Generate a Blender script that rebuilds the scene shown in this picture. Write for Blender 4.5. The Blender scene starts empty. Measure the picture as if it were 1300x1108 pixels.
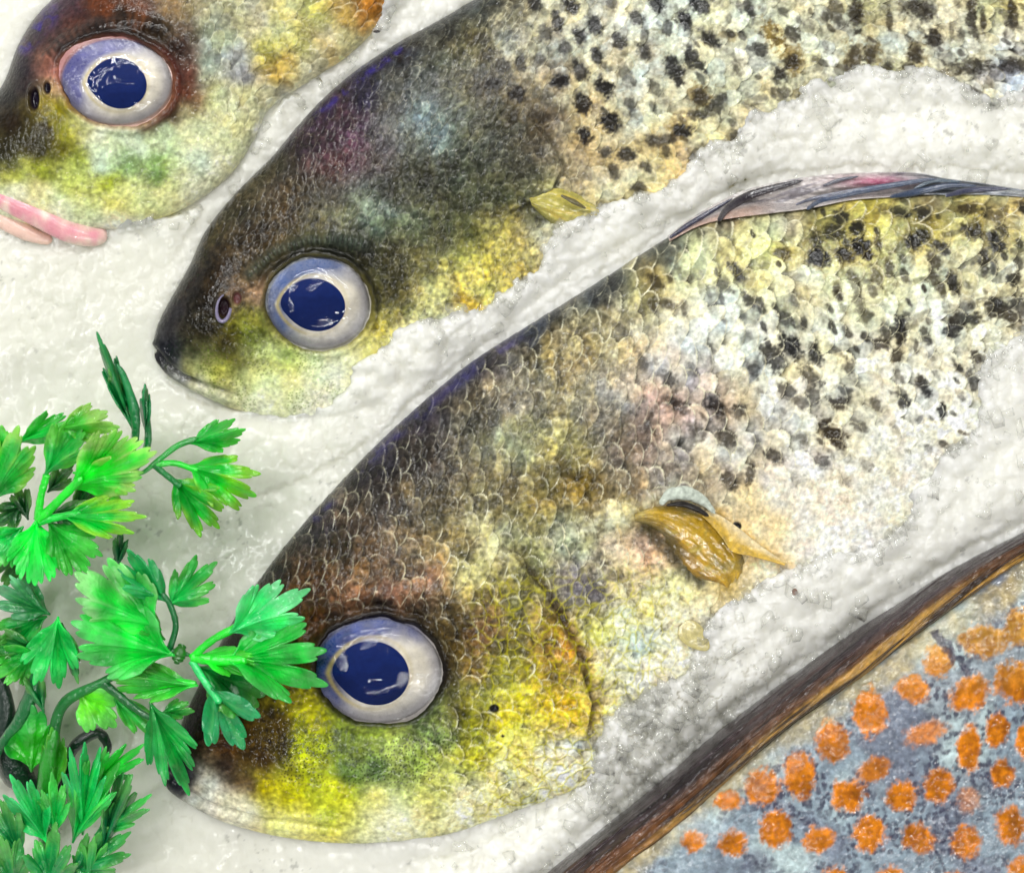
import bpy, math, random
import numpy as np

# ------------------------------------------------------------------ units
# plan units: 1 unit = 0.2 mm; (a, b) is the plan position (b grows towards the viewer's feet), z the height over the ice
S = 0.0002
H = 2600.0
CX, CY = 650.0, 554.0
C = bpy.context.scene.collection
rng = np.random.default_rng(7)

def W(a, b, z):
    a = np.asarray(a, float); b = np.asarray(b, float); z = np.asarray(z, float)
    k = 1 - z / H
    return np.stack([(a - CX) * S * k, -(b - CY) * S * k, z * S], -1)

# ------------------------------------------------------------------ numeric helpers
def lin(c):
    c = np.asarray(c, float) / 255.0
    return np.where(c <= 0.04045, c / 12.92, ((c + 0.055) / 1.055) ** 2.4)

def hash2(i, j, seed=0):
    i = i.astype(np.int64); j = j.astype(np.int64)
    h = (i * 374761393 + j * 668265263 + seed * 974634777 + 1013904223) & 0x7fffffff
    h = ((h ^ (h >> 13)) * 1274126177) & 0x7fffffff
    h = ((h ^ (h >> 15)) * 951274213) & 0x7fffffff
    h = h ^ (h >> 12)
    return (h & 0xffffff) / float(0xffffff)

def vnoise(x, y, seed=0):
    i = np.floor(x); j = np.floor(y)
    fx = x - i; fy = y - j
    fx = fx * fx * fx * (fx * (fx * 6 - 15) + 10); fy = fy * fy * fy * (fy * (fy * 6 - 15) + 10)
    a = hash2(i, j, seed); b = hash2(i + 1, j, seed); c = hash2(i, j + 1, seed); d = hash2(i + 1, j + 1, seed)
    return ((a * (1 - fx) + b * fx) * (1 - fy) + (c * (1 - fx) + d * fx) * fy) * 2 - 1

def fbm(x, y, size, octv=4, seed=0, gain=0.5):
    t = 0; amp = 1.0; n = 0; s = size
    for k in range(octv):
        c, sn = math.cos(0.7 * k + .3), math.sin(0.7 * k + .3)
        t = t + amp * vnoise((x * c - y * sn) / s + 17.3 * k, (x * sn + y * c) / s - 9.1 * k, seed + k)
        n += amp; amp *= gain; s *= 0.5
    return t / n * 1.6

def worley(x, y, size, seed=0, jit=0.9):
    x = x / size; y = y / size
    i0 = np.floor(x); j0 = np.floor(y)
    f1 = np.full(x.shape, 9.0); f2 = np.full(x.shape, 9.0); cid = np.zeros(x.shape)
    for di in (-1, 0, 1):
        for dj in (-1, 0, 1):
            i = i0 + di; j = j0 + dj
            px = i + .5 + (hash2(i, j, seed) - .5) * jit; py = j + .5 + (hash2(i, j, seed + 51) - .5) * jit
            d = np.hypot(x - px, y - py)
            m = d < f1
            f2 = np.where(m, f1, np.minimum(f2, d)); f1 = np.where(m, d, f1)
            cid = np.where(m, hash2(i, j, seed + 99), cid)
    return f1, f2, cid

def facets(x, y, size, seed=0, tilt=1.0):
    """broken-ice relief: every cell is a small tilted plane"""
    x = x / size; y = y / size
    i0 = np.floor(x); j0 = np.floor(y); best = np.full(x.shape, -9.0)
    for di in (-1, 0, 1):
        for dj in (-1, 0, 1):
            i = i0 + di; j = j0 + dj
            px = i + .5 + (hash2(i, j, seed) - .5) * .9; py = j + .5 + (hash2(i, j, seed + 51) - .5) * .9
            dx = x - px; dy = y - py
            h = hash2(i, j, seed + 7) * .8 + tilt * ((hash2(i, j, seed + 8) - .5) * dx + (hash2(i, j, seed + 9) - .5) * dy) - 1.1 * (dx * dx + dy * dy)
            best = np.maximum(best, h)
    return best

def ss(e0, e1, x):
    t = np.clip((x - e0) / (e1 - e0), 0, 1)
    return t * t * (3 - 2 * t)

def catmull(P, n, closed=False, power=1.0):
    P = np.asarray(P, float)
    Q = np.vstack([2 * P[0] - P[1], P, 2 * P[-1] - P[-2]])
    out = []
    for k in range(len(P) - 1):
        p0, p1, p2, p3 = Q[k], Q[k + 1], Q[k + 2], Q[k + 3]
        t = np.linspace(0, 1, 40, endpoint=False)[:, None]
        out.append(.5 * (2 * p1 + (p2 - p0) * t + (2 * p0 - 5 * p1 + 4 * p2 - p3) * t ** 2 + (3 * p1 - p0 - 3 * p2 + p3) * t ** 3))
    out.append(P[-1][None])
    R = np.vstack(out)
    d = np.concatenate([[0], np.cumsum(np.linalg.norm(np.diff(R, axis=0), axis=1))])
    q = (np.linspace(0, 1, n) ** power) * d[-1]
    return np.stack([np.interp(q, d, R[:, k]) for k in range(R.shape[1])], -1)

def polydist(x, y, P):
    """distance to an open polyline, side sign, and position along it 0..1"""
    P = np.asarray(P, float)
    seg = np.linalg.norm(np.diff(P, axis=0), axis=1); L = seg.sum(); acc = 0
    best = np.full(x.shape, 1e9); sg = np.ones(x.shape); al = np.zeros(x.shape)
    for k in range(len(P) - 1):
        ax, ay = P[k]; dx, dy = P[k + 1] - P[k]
        t = np.clip(((x - ax) * dx + (y - ay) * dy) / (dx * dx + dy * dy), 0, 1)
        ex = x - ax - t * dx; ey = y - ay - t * dy
        d = np.hypot(ex, ey); m = d < best
        best = np.where(m, d, best); sg = np.where(m, np.sign(dx * ey - dy * ex), sg)
        al = np.where(m, (acc + t * seg[k]) / L, al); acc += seg[k]
    return best, sg, al

def inside(x, y, P):
    P = np.asarray(P, float); r = np.zeros(x.shape, bool)
    n = len(P)
    for k in range(n):
        x1, y1 = P[k]; x2, y2 = P[(k + 1) % n]
        if y1 == y2: continue
        c = ((y1 > y) != (y2 > y)) & (x < (x2 - x1) * (y - y1) / (y2 - y1) + x1)
        r ^= c
    return r

def rbf(x, y, pts, eps=14.0, pw=1.6):
    num = np.zeros(x.shape + (3,)); den = np.zeros(x.shape)
    for (px, py, r, g, b) in pts:
        c = lin([r, g, b])
        w = 1.0 / ((x - px) ** 2 + (y - py) ** 2 + eps * eps) ** pw
        num += w[..., None] * c; den += w
    return num / den[..., None]

def scales(s, t, ps, pt, R, seed):
    """overlapping scales; s runs to the tail. returns per point: id, rim distance 0..1, along, across"""
    u = s / ps; v = t / pt
    best = np.full(u.shape, 1e9); cid = np.zeros(u.shape); rim = np.zeros(u.shape)
    du = np.zeros(u.shape); dv = np.zeros(u.shape)
    i0 = np.floor(u)
    for di in (-2, -1, 0, 1):
        i = i0 + di
        off = np.mod(i, 2) * .5
        j0 = np.floor(v - off)
        for dj in (0, 1):
            j = j0 + dj
            cu = i + .5 + (hash2(i, j, seed) - .5) * .34
            cv = j + off + (hash2(i, j, seed + 5) - .5) * .28
            rr = R * (1 + .12 * (hash2(i, j, seed + 9) - .5))
            x = (u - cu); y = (v - cv) * 1.45
            d = np.hypot(x, y) / rr
            m = (d < 1) & (cu < best)
            best = np.where(m, cu, best); cid = np.where(m, hash2(i, j, seed + 21), cid)
            rim = np.where(m, 1 - d, rim); du = np.where(m, x / rr, du); dv = np.where(m, y / rr, dv)
    return cid, rim, du, dv

# ------------------------------------------------------------------ blender helpers
def tag(o, label=None, cat=None, group=None, kind=None):
    if label: o['label'] = label
    if cat: o['category'] = cat
    if group: o['group'] = group
    if kind: o['kind'] = kind
    return o

def empty(name, a, b, z, label, cat, group=None):
    o = bpy.data.objects.new(name, None); C.objects.link(o)
    o.location = W(a, b, z); o.empty_display_size = .01
    return tag(o, label, cat, group)

def rootloc(o):
    p = np.zeros(3)
    while o is not None:
        p += np.array(o.location); o = o.parent
    return p

def mesh(name, verts, faces, mat, parent=None, col=None, smooth=True):
    """verts Nx3 world, faces Mx4 or Mx3 array"""
    verts = np.ascontiguousarray(verts.reshape(-1, 3), dtype=np.float32)
    if parent is not None: verts = verts - rootloc(parent).astype(np.float32)
    faces = np.ascontiguousarray(faces, dtype=np.int32); k = faces.shape[1]
    me = bpy.data.meshes.new(name)
    me.vertices.add(len(verts)); me.vertices.foreach_set('co', verts.ravel())
    me.loops.add(faces.size); me.loops.foreach_set('vertex_index', faces.ravel())
    me.polygons.add(len(faces))
    me.polygons.foreach_set('loop_start', np.arange(0, faces.size, k, dtype=np.int32))
    me.polygons.foreach_set('loop_total', np.full(len(faces), k, dtype=np.int32))
    me.update(calc_edges=True)
    if smooth: me.shade_smooth()
    if col is not None:
        at = me.color_attributes.new('Col', 'FLOAT_COLOR', 'POINT')
        c4 = np.ones((len(verts), 4), np.float32); c4[:, :col.shape[-1]] = col.reshape(len(verts), -1)
        at.data.foreach_set('color', c4.ravel())
    me.materials.append(mat)
    o = bpy.data.objects.new(name, me); C.objects.link(o)
    if parent is not None: o.parent = parent
    return o

def gridfaces(nu, nv, wrap_v=False):
    i = np.arange(nu - 1)[:, None]; j = np.arange(nv if wrap_v else nv - 1)[None, :]
    j2 = (j + 1) % nv
    a = i * nv + j; b = i * nv + j2; c = (i + 1) * nv + j2; d = (i + 1) * nv + j
    return np.stack([a, b, c, d], -1).reshape(-1, 4)

def tube_arrays(path, rad, n=10, flat=1.0):
    """path Nx3 in (a,b,z), rad N"""
    P = np.asarray(path, float); N = len(P)
    T = np.gradient(P, axis=0); T /= np.linalg.norm(T, axis=1)[:, None] + 1e-9
    up = np.array([0, 0, 1.0])
    B1 = np.cross(T, up); B1 /= np.linalg.norm(B1, axis=1)[:, None] + 1e-9
    B2 = np.cross(B1, T)
    th = np.linspace(0, 2 * np.pi, n, endpoint=False)
    r = np.asarray(rad, float)[:, None, None]
    V = P[:, None, :] + r * (np.cos(th)[None, :, None] * B1[:, None, :] + flat * np.sin(th)[None, :, None] * B2[:, None, :])
    F = gridfaces(N, n, True)
    return V.reshape(-1, 3), F

def tube(name, pts, rads, mat, parent, n=10, samples=40, flat=1.0, col=None, bump=0, seed=0):
    path = catmull(pts, samples)
    q = np.linspace(0, 1, samples)
    r = np.interp(q, np.linspace(0, 1, len(rads)), rads)
    if bump: r = r * (1 + bump * vnoise(q * samples / 3, q * 0 + seed, seed))
    r[0] *= .3; r[-1] *= .15; r[-2] *= .6; r[-3] *= .85
    V, F = tube_arrays(path, r, n, flat)
    c = None
    if col is not None: c = np.repeat(lin(col)[None], len(V), 0)
    return mesh(name, W(V[:, 0], V[:, 1], V[:, 2]), F, mat, parent, c)

# ------------------------------------------------------------------ materials
def newmat(name):
    m = bpy.data.materials.new(name); m.use_nodes = True
    nt = m.node_tree; b = nt.nodes['Principled BSDF']
    return m, nt, b

def node(nt, t, **kw):
    n = nt.nodes.new(t)
    for k, v in kw.items():
        if k in n.inputs: n.inputs[k].default_value = v
        else: setattr(n, k, v)
    return n

def skin_mat(name, rough=.34, coat=.5, coat_rough=.12, bump=.35, fine=2600, sss=.0, spec=.5, mott=.25, wet=.62):
    m, nt, b = newmat(name); L = nt.links
    co = node(nt, 'ShaderNodeTexCoord')
    vc = node(nt, 'ShaderNodeVertexColor', layer_name='Col')
    n1 = node(nt, 'ShaderNodeTexNoise'); n1.inputs['Scale'].default_value = fine; n1.inputs['Detail'].default_value = 4
    n2 = node(nt, 'ShaderNodeTexNoise'); n2.inputs['Scale'].default_value = fine * .33; n2.inputs['Detail'].default_value = 5
    vo = node(nt, 'ShaderNodeTexVoronoi'); vo.inputs['Scale'].default_value = fine * .45
    for n in (n1, n2, vo): L.new(co.outputs['Object'], n.inputs['Vector'])
    mr = node(nt, 'ShaderNodeMapRange'); mr.inputs['From Min'].default_value = .3; mr.inputs['From Max'].default_value = .7
    mr.inputs['To Min'].default_value = 1 - mott; mr.inputs['To Max'].default_value = 1 + mott
    L.new(n2.outputs['Fac'], mr.inputs['Value'])
    mx = node(nt, 'ShaderNodeVectorMath', operation='MULTIPLY')
    L.new(vc.outputs['Color'], mx.inputs[0]); L.new(mr.outputs['Result'], mx.inputs[1])
    L.new(mx.outputs[0], b.inputs['Base Color'])
    rr = node(nt, 'ShaderNodeMapRange'); rr.inputs['From Min'].default_value = .3; rr.inputs['From Max'].default_value = .7
    rr.inputs['To Min'].default_value = rough * .6; rr.inputs['To Max'].default_value = rough * 1.5
    L.new(n1.outputs['Fac'], rr.inputs['Value']); L.new(rr.outputs['Result'], b.inputs['Roughness'])
    ad = node(nt, 'ShaderNodeMath', operation='ADD'); L.new(n1.outputs['Fac'], ad.inputs[0]); L.new(vo.outputs['Distance'], ad.inputs[1])
    ad2 = node(nt, 'ShaderNodeMath', operation='MULTIPLY_ADD'); L.new(n2.outputs['Fac'], ad2.inputs[0]); ad2.inputs[1].default_value = 2.0
    L.new(ad.outputs[0], ad2.inputs[2])
    bp = node(nt, 'ShaderNodeBump'); bp.inputs['Strength'].default_value = bump; bp.inputs['Distance'].default_value = .00015
    L.new(ad2.outputs[0], bp.inputs['Height']); L.new(bp.outputs['Normal'], b.inputs['Normal'])
    n3 = node(nt, 'ShaderNodeTexNoise'); n3.inputs['Scale'].default_value = fine * .3; n3.inputs['Detail'].default_value = 2; L.new(co.outputs['Object'], n3.inputs['Vector'])
    bc = node(nt, 'ShaderNodeBump'); bc.inputs['Strength'].default_value = wet; bc.inputs['Distance'].default_value = .0005
    L.new(n3.outputs['Fac'], bc.inputs['Height']); L.new(bc.outputs['Normal'], b.inputs['Coat Normal'])
    b.inputs['Coat IOR'].default_value = 1.5; b.inputs['Coat Weight'].default_value = coat; b.inputs['Coat Roughness'].default_value = coat_rough
    b.inputs['Specular IOR Level'].default_value = spec
    if sss:
        b.inputs['Subsurface Weight'].default_value = sss; b.inputs['Subsurface Radius'].default_value = (1, .8, .6)
        b.inputs['Subsurface Scale'].default_value = .002
    return m

M_fish = skin_mat('fish_skin', rough=.45, coat=.5, coat_rough=.03, bump=.7, spec=.05, mott=.3)
M_fin = skin_mat('fin_membrane', rough=.3, coat=1.0, coat_rough=.06, bump=.3, wet=.3)
M_group = skin_mat('spotted_skin', rough=.34, coat=.6, coat_rough=.035, bump=.5, fine=2600, mott=.2, spec=.08, wet=.4)
M_lip = skin_mat('lip_skin', rough=.3, coat=.5, bump=.1, fine=1200, sss=.3, mott=.08)
M_iris = skin_mat('iris', rough=.3, coat=.3, bump=.05, fine=1500, mott=.07)
M_crumb = skin_mat('crumb', rough=.6, coat=.1, bump=.6)

m, nt, b = newmat('pupil'); M_pupil = m
vc = node(nt, 'ShaderNodeTexCoord'); n1 = node(nt, 'ShaderNodeTexNoise'); n1.inputs['Scale'].default_value = 900
nt.links.new(vc.outputs['Object'], n1.inputs['Vector'])
cr = node(nt, 'ShaderNodeValToRGB'); cr.color_ramp.elements[0].color = (.002, .011, .085, 1); cr.color_ramp.elements[1].color = (.004, .018, .125, 1)
nt.links.new(n1.outputs['Fac'], cr.inputs['Fac']); nt.links.new(cr.outputs['Color'], b.inputs['Base Color'])
b.inputs['Roughness'].default_value = .5; b.inputs['Specular IOR Level'].default_value = .1

m = bpy.data.materials.new('cornea'); m.use_nodes = True; M_cornea = m; nt = m.node_tree; nt.nodes.clear()
out = node(nt, 'ShaderNodeOutputMaterial'); mixs = node(nt, 'ShaderNodeMixShader'); tr = node(nt, 'ShaderNodeBsdfTransparent')
gl = node(nt, 'ShaderNodeBsdfGlossy'); gl.inputs['Roughness'].default_value = .03
fr = node(nt, 'ShaderNodeFresnel'); fr.inputs['IOR'].default_value = 1.42
co = node(nt, 'ShaderNodeTexCoord'); nn = node(nt, 'ShaderNodeTexNoise'); nn.inputs['Scale'].default_value = 500; nn.inputs['Detail'].default_value = 5
nt.links.new(co.outputs['Object'], nn.inputs['Vector'])
bp = node(nt, 'ShaderNodeBump'); bp.inputs['Strength'].default_value = .15; bp.inputs['Distance'].default_value = .0006
nt.links.new(nn.outputs['Fac'], bp.inputs['Height'])
nt.links.new(bp.outputs['Normal'], gl.inputs['Normal'])
nt.links.new(fr.outputs[0], mixs.inputs[0]); nt.links.new(tr.outputs[0], mixs.inputs[1]); nt.links.new(gl.outputs[0], mixs.inputs[2])
nt.links.new(mixs.outputs[0], out.inputs['Surface'])

def ice_mat(name, trans=0.0, base=(.85, .84, .77), rough=.3, bump=.22):
    m, nt, b = newmat(name); L = nt.links
    co = node(nt, 'ShaderNodeTexCoord')
    n1 = node(nt, 'ShaderNodeTexNoise'); n1.inputs['Scale'].default_value = 260; n1.inputs['Detail'].default_value = 8; n1.inputs['Roughness'].default_value = .62
    n2 = node(nt, 'ShaderNodeTexNoise'); n2.inputs['Scale'].default_value = 22; n2.inputs['Detail'].default_value = 6
    vo = node(nt, 'ShaderNodeTexVoronoi'); vo.feature = 'DISTANCE_TO_EDGE'; vo.inputs['Scale'].default_value = 330
    for n in (n1, n2, vo): L.new(co.outputs['Object'], n.inputs['Vector'])
    cr = node(nt, 'ShaderNodeValToRGB')
    cr.color_ramp.elements[0].position = .3; cr.color_ramp.elements[1].position = .62
    cr.color_ramp.elements[0].color = (base[0] * .88, base[1] * .88, base[2] * .87, 1); cr.color_ramp.elements[1].color = (*base, 1)
    L.new(n2.outputs['Fac'], cr.inputs['Fac'])
    if name == 'ice':
        vcn = node(nt, 'ShaderNodeVertexColor', layer_name='Col'); mm = node(nt, 'ShaderNodeVectorMath', operation='MULTIPLY')
        L.new(vcn.outputs['Color'], mm.inputs[0]); L.new(cr.outputs['Color'], mm.inputs[1]); L.new(mm.outputs[0], b.inputs['Base Color'])
    else: L.new(cr.outputs['Color'], b.inputs['Base Color'])
    b.inputs['Roughness'].default_value = rough; b.inputs['IOR'].default_value = 1.31
    b.inputs['Coat Weight'].default_value = .35; b.inputs['Coat Roughness'].default_value = .12
    b.inputs['Transmission Weight'].default_value = trans
    if True:
        b.inputs['Subsurface Weight'].default_value = .95; b.inputs['Subsurface Radius'].default_value = (1, 1, .95)
        b.inputs['Subsurface Scale'].default_value = .008
    bp = node(nt, 'ShaderNodeBump'); bp.inputs['Strength'].default_value = bump; bp.inputs['Distance'].default_value = .0008
    ml = node(nt, 'ShaderNodeMath', operation='MULTIPLY_ADD'); L.new(vo.outputs['Distance'], ml.inputs[0]); ml.inputs[1].default_value = .5; L.new(n1.outputs['Fac'], ml.inputs[2])
    L.new(ml.outputs[0], bp.inputs['Height']); L.new(bp.outputs['Normal'], b.inputs['Normal'])
    return m
M_ice = ice_mat('ice')
M_shard0 = ice_mat('ice_shard_white', trans=.12, base=(.97, .97, .92), rough=.12, bump=.15)

m = bpy.data.materials.new('ice_crystal'); m.use_nodes = True; M_shard = m; nt = m.node_tree; nt.nodes.clear()
out = node(nt, 'ShaderNodeOutputMaterial'); tr = node(nt, 'ShaderNodeBsdfTransparent'); tr.inputs['Color'].default_value = (.995, .995, .99, 1)
gl = node(nt, 'ShaderNodeBsdfGlossy'); gl.inputs['Roughness'].default_value = .06; df = node(nt, 'ShaderNodeBsdfDiffuse'); df.inputs['Color'].default_value = (.95, .95, .9, 1)
tl = node(nt, 'ShaderNodeBsdfTranslucent'); tl.inputs['Color'].default_value = (.95, .95, .9, 1)
fr = node(nt, 'ShaderNodeFresnel'); fr.inputs['IOR'].default_value = 1.45
m1 = node(nt, 'ShaderNodeMixShader'); m2 = node(nt, 'ShaderNodeMixShader'); m3 = node(nt, 'ShaderNodeMixShader'); m3.inputs[0].default_value = .4
co = node(nt, 'ShaderNodeTexCoord'); nn = node(nt, 'ShaderNodeTexNoise'); nn.inputs['Scale'].default_value = 330; nn.inputs['Detail'].default_value = 4
mr = node(nt, 'ShaderNodeMapRange'); mr.inputs['From Min'].default_value = .4; mr.inputs['From Max'].default_value = .65; mr.inputs['To Min'].default_value = .03; mr.inputs['To Max'].default_value = .35
nt.links.new(co.outputs['Object'], nn.inputs['Vector']); nt.links.new(nn.outputs['Fac'], mr.inputs['Value'])
nt.links.new(df.outputs[0], m3.inputs[1]); nt.links.new(tl.outputs[0], m3.inputs[2])
nt.links.new(mr.outputs[0], m1.inputs[0]); nt.links.new(tr.outputs[0], m1.inputs[1]); nt.links.new(m3.outputs[0], m1.inputs[2])
ge = node(nt, 'ShaderNodeNewGeometry'); fm = node(nt, 'ShaderNodeMath', operation='MULTIPLY_ADD'); fm.inputs[1].default_value = -.62; fm.inputs[2].default_value = 1
ff = node(nt, 'ShaderNodeMath', operation='MULTIPLY'); nt.links.new(ge.outputs['Backfacing'], fm.inputs[0]); nt.links.new(fm.outputs[0], ff.inputs[0]); nt.links.new(fr.outputs[0], ff.inputs[1])
nt.links.new(ff.outputs[0], m2.inputs[0]); nt.links.new(m1.outputs[0], m2.inputs[1]); nt.links.new(gl.outputs[0], m2.inputs[2])
nt.links.new(m2.outputs[0], out.inputs['Surface'])

def leaf_mat(name, stem=False):
    m = bpy.data.materials.new(name); m.use_nodes = True; nt = m.node_tree; b = nt.nodes['Principled BSDF']; L = nt.links
    out = nt.nodes['Material Output']
    co = node(nt, 'ShaderNodeTexCoord'); vc = node(nt, 'ShaderNodeVertexColor', layer_name='Col')
    n1 = node(nt, 'ShaderNodeTexNoise'); n1.inputs['Scale'].default_value = 1100; n1.inputs['Detail'].default_value = 4
    n2 = node(nt, 'ShaderNodeTexNoise'); n2.inputs['Scale'].default_value = 160; n2.inputs['Detail'].default_value = 3
    L.new(co.outputs['Object'], n1.inputs['Vector']); L.new(co.outputs['Object'], n2.inputs['Vector'])
    mr = node(nt, 'ShaderNodeMapRange'); mr.inputs['From Min'].default_value = .3; mr.inputs['From Max'].default_value = .7
    mr.inputs['To Min'].default_value = .7; mr.inputs['To Max'].default_value = 1.25
    L.new(n2.outputs['Fac'], mr.inputs['Value'])
    mx = node(nt, 'ShaderNodeVectorMath', operation='MULTIPLY'); L.new(vc.outputs['Color'], mx.inputs[0]); L.new(mr.outputs['Result'], mx.inputs[1])
    L.new(mx.outputs[0], b.inputs['Base Color'])
    b.inputs['Roughness'].default_value = .3; b.inputs['Coat Weight'].default_value = .8; b.inputs['Coat Roughness'].default_value = .06; b.inputs['Coat IOR'].default_value = 1.6
    bp = node(nt, 'ShaderNodeBump'); bp.inputs['Strength'].default_value = .7; bp.inputs['Distance'].default_value = .0005
    L.new(n1.outputs['Fac'], bp.inputs['Height']); L.new(bp.outputs['Normal'], b.inputs['Normal']); L.new(bp.outputs['Normal'], b.inputs['Coat Normal'])
    tl = node(nt, 'ShaderNodeBsdfTranslucent'); L.new(mx.outputs[0], tl.inputs['Color'])
    mi = node(nt, 'ShaderNodeMixShader'); mi.inputs[0].default_value = .12 if stem else .35
    L.new(b.outputs[0], mi.inputs[1]); L.new(tl.outputs[0], mi.inputs[2]); L.new(mi.outputs[0], out.inputs['Surface'])
    return m
M_leaf = leaf_mat('leaf'); M_stem = leaf_mat('leaf_stem', True)

# ------------------------------------------------------------------ raster of heights (for the ice and the eyes)
RX0, RX1, RY0, RY1, RS = -320, 1640, -320, 1460, 2.0
rnx = int((RX1 - RX0) / RS) + 1; rny = int((RY1 - RY0) / RS) + 1
RA, RB = np.meshgrid(RX0 + np.arange(rnx) * RS, RY0 + np.arange(rny) * RS, indexing='ij')

def rasterize(a, b, z):
    R = np.full((rnx, rny), -200.0)
    i = np.round((a - RX0) / RS).astype(int); j = np.round((b - RY0) / RS).astype(int)
    m = (i >= 0) & (i < rnx) & (j >= 0) & (j < rny)
    np.maximum.at(R, (i[m], j[m]), z[m])
    for _ in range(2):                       # close small holes
        P = np.pad(R, 1, mode='edge')
        n = np.maximum.reduce([P[:-2, 1:-1], P[2:, 1:-1], P[1:-1, :-2], P[1:-1, 2:]])
        R = np.where(R < -150, n, R)
    return R

def blur(R, sig):
    k = np.arange(-int(3 * sig / RS), int(3 * sig / RS) + 1) * RS
    g = np.exp(-k * k / (2 * sig * sig)); g /= g.sum()
    p = len(k) // 2
    Q = np.pad(R, ((p, p), (0, 0)), mode='edge'); o = np.zeros_like(R)
    for t, w in enumerate(g): o += w * Q[t:t + R.shape[0]]
    Q = np.pad(o, ((0, 0), (p, p)), mode='edge'); o2 = np.zeros_like(R)
    for t, w in enumerate(g): o2 += w * Q[:, t:t + R.shape[1]]
    return o2

def sample(R, a, b):
    x = np.clip((np.asarray(a, float) - RX0) / RS, 0, rnx - 1.001); y = np.clip((np.asarray(b, float) - RY0) / RS, 0, rny - 1.001)
    i = x.astype(int); j = y.astype(int); fx = x - i; fy = y - j
    return (R[i, j] * (1 - fx) + R[i + 1, j] * fx) * (1 - fy) + (R[i, j + 1] * (1 - fx) + R[i + 1, j + 1] * fx) * fy

# ------------------------------------------------------------------ fish body
def spots_field(x, y, spots, seed, ragged=.45, grow=1.3):
    """largest spot coverage 0..1 and tint index"""
    f = np.zeros(x.shape)
    n = fbm(x, y, 9, 3, seed) * ragged
    n2 = fbm(x, y, 3.5, 2, seed + 7) * ragged * .7
    for sp in spots:
        px, py, rx, ry, ang, st = sp; rx = rx * grow; ry = ry * grow
        m = (np.abs(x - px) < 2.5 * max(rx, ry)) & (np.abs(y - py) < 2.5 * max(rx, ry))
        if not m.any(): continue
        c, s_ = math.cos(math.radians(ang)), math.sin(math.radians(ang))
        dx = x[m] - px; dy = y[m] - py
        u = (dx * c + dy * s_) / rx; v = (-dx * s_ + dy * c) / ry
        d = np.sqrt(u * u + v * v) + n[m] + n2[m]
        f[m] = np.maximum(f[m], st * (1 - ss(.55, 1.25, d)))
    return f

def build_body(parent, D, B, nu, nv, Tmax, wd, zc, colfn, hfn, mat, upow=1.0, flat=.8, low=40, skew=.42):
    d = catmull(D, nu, power=upow); bl = catmull(B, nu, power=upow)
    mid = (d + bl) / 2
    width = np.linalg.norm(bl - d, axis=1)
    T = Tmax * (1 - np.exp(-width / wd))
    tail = np.linspace(0, 1, nu)
    T *= 1 - .6 * ss(.6, 1.0, tail)
    th = np.linspace(0, np.pi, nv)
    v = (1 - np.cos(th)) / 2
    a = d[:, 0][:, None] * (1 - v) + bl[:, 0][:, None] * v
    b = d[:, 1][:, None] * (1 - v) + bl[:, 1][:, None] * v
    z = zc + T[:, None] * (np.sin(th)[None, :] ** flat) * (1 - skew * v[None, :] ** 1.6)
    # surface coordinates
    s_ = np.concatenate([[0], np.cumsum(np.linalg.norm(np.diff(mid, axis=0), axis=1))])[:, None] * np.ones((1, nv))
    # follow the curved rows of scales: towards both edges the rows lean back a little
    t_ = (v[None, :] - .5) * (260 + .45 * width[:, None])
    s_ = s_ + 40 * np.sin(np.pi * v)[None, :]
    P = np.stack([a, -b, z], -1)
    gu = np.gradient(P, axis=0); gv = np.gradient(P, axis=1)
    n = np.cross(gv, gu); n /= np.linalg.norm(n, axis=-1, keepdims=True) + 1e-9
    n *= np.sign(n[..., 2:3] + 1e-6)
    raster0 = rasterize(a.ravel(), b.ravel(), z.ravel())
    h, col = hfn(a, b, s_, t_, v[None, :] * np.ones_like(a))
    edge = ss(0, .05, np.minimum(v, 1 - v))[None, :] * ss(0, 14, np.arange(nu))[:, None]
    h = h * (.25 + .75 * edge)
    P = P + n * h[..., None]
    a2, b2, z2 = P[..., 0], -P[..., 1], P[..., 2]
    # underside
    thl = np.linspace(np.pi, 2 * np.pi, low)[1:-1]
    vl = (1 - np.cos(thl)) / 2
    al = d[:, 0][:, None] * (1 - vl) + bl[:, 0][:, None] * vl
    bb = d[:, 1][:, None] * (1 - vl) + bl[:, 1][:, None] * vl
    zl = zc - .9 * T[:, None] * np.abs(np.sin(thl))[None, :]
    A = np.concatenate([a2, al], 1); Bq = np.concatenate([b2, bb], 1); Z = np.concatenate([z2, zl], 1)
    cl = np.concatenate([col, np.repeat(col[:, -1:, :], len(vl), 1)], 1)
    nvt = A.shape[1]
    F = gridfaces(nu, nvt, True)[:, ::-1]
    body = mesh('body', W(A, Bq, Z), F, mat, parent, cl.reshape(-1, 3))
    return body, raster0, rasterize(a2.ravel(), b2.ravel(), z2.ravel())

def eye_disp(x, y, ex, ey, rx, ry, ang, depth=16, lid=5):
    c, s_ = math.cos(math.radians(ang)), math.sin(math.radians(ang))
    u = ((x - ex) * c + (y - ey) * s_) / rx; v = (-(x - ex) * s_ + (y - ey) * c) / ry
    r = np.hypot(u, v) + .035 * fbm(x, y, 46, 3, int(ex)) + .012 * fbm(x, y, 9, 2, int(ey))
    return -depth * (1 - ss(.9, 1.06, r)) + lid * np.exp(-((r - 1.12) / .09) ** 2), r, u, v

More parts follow.
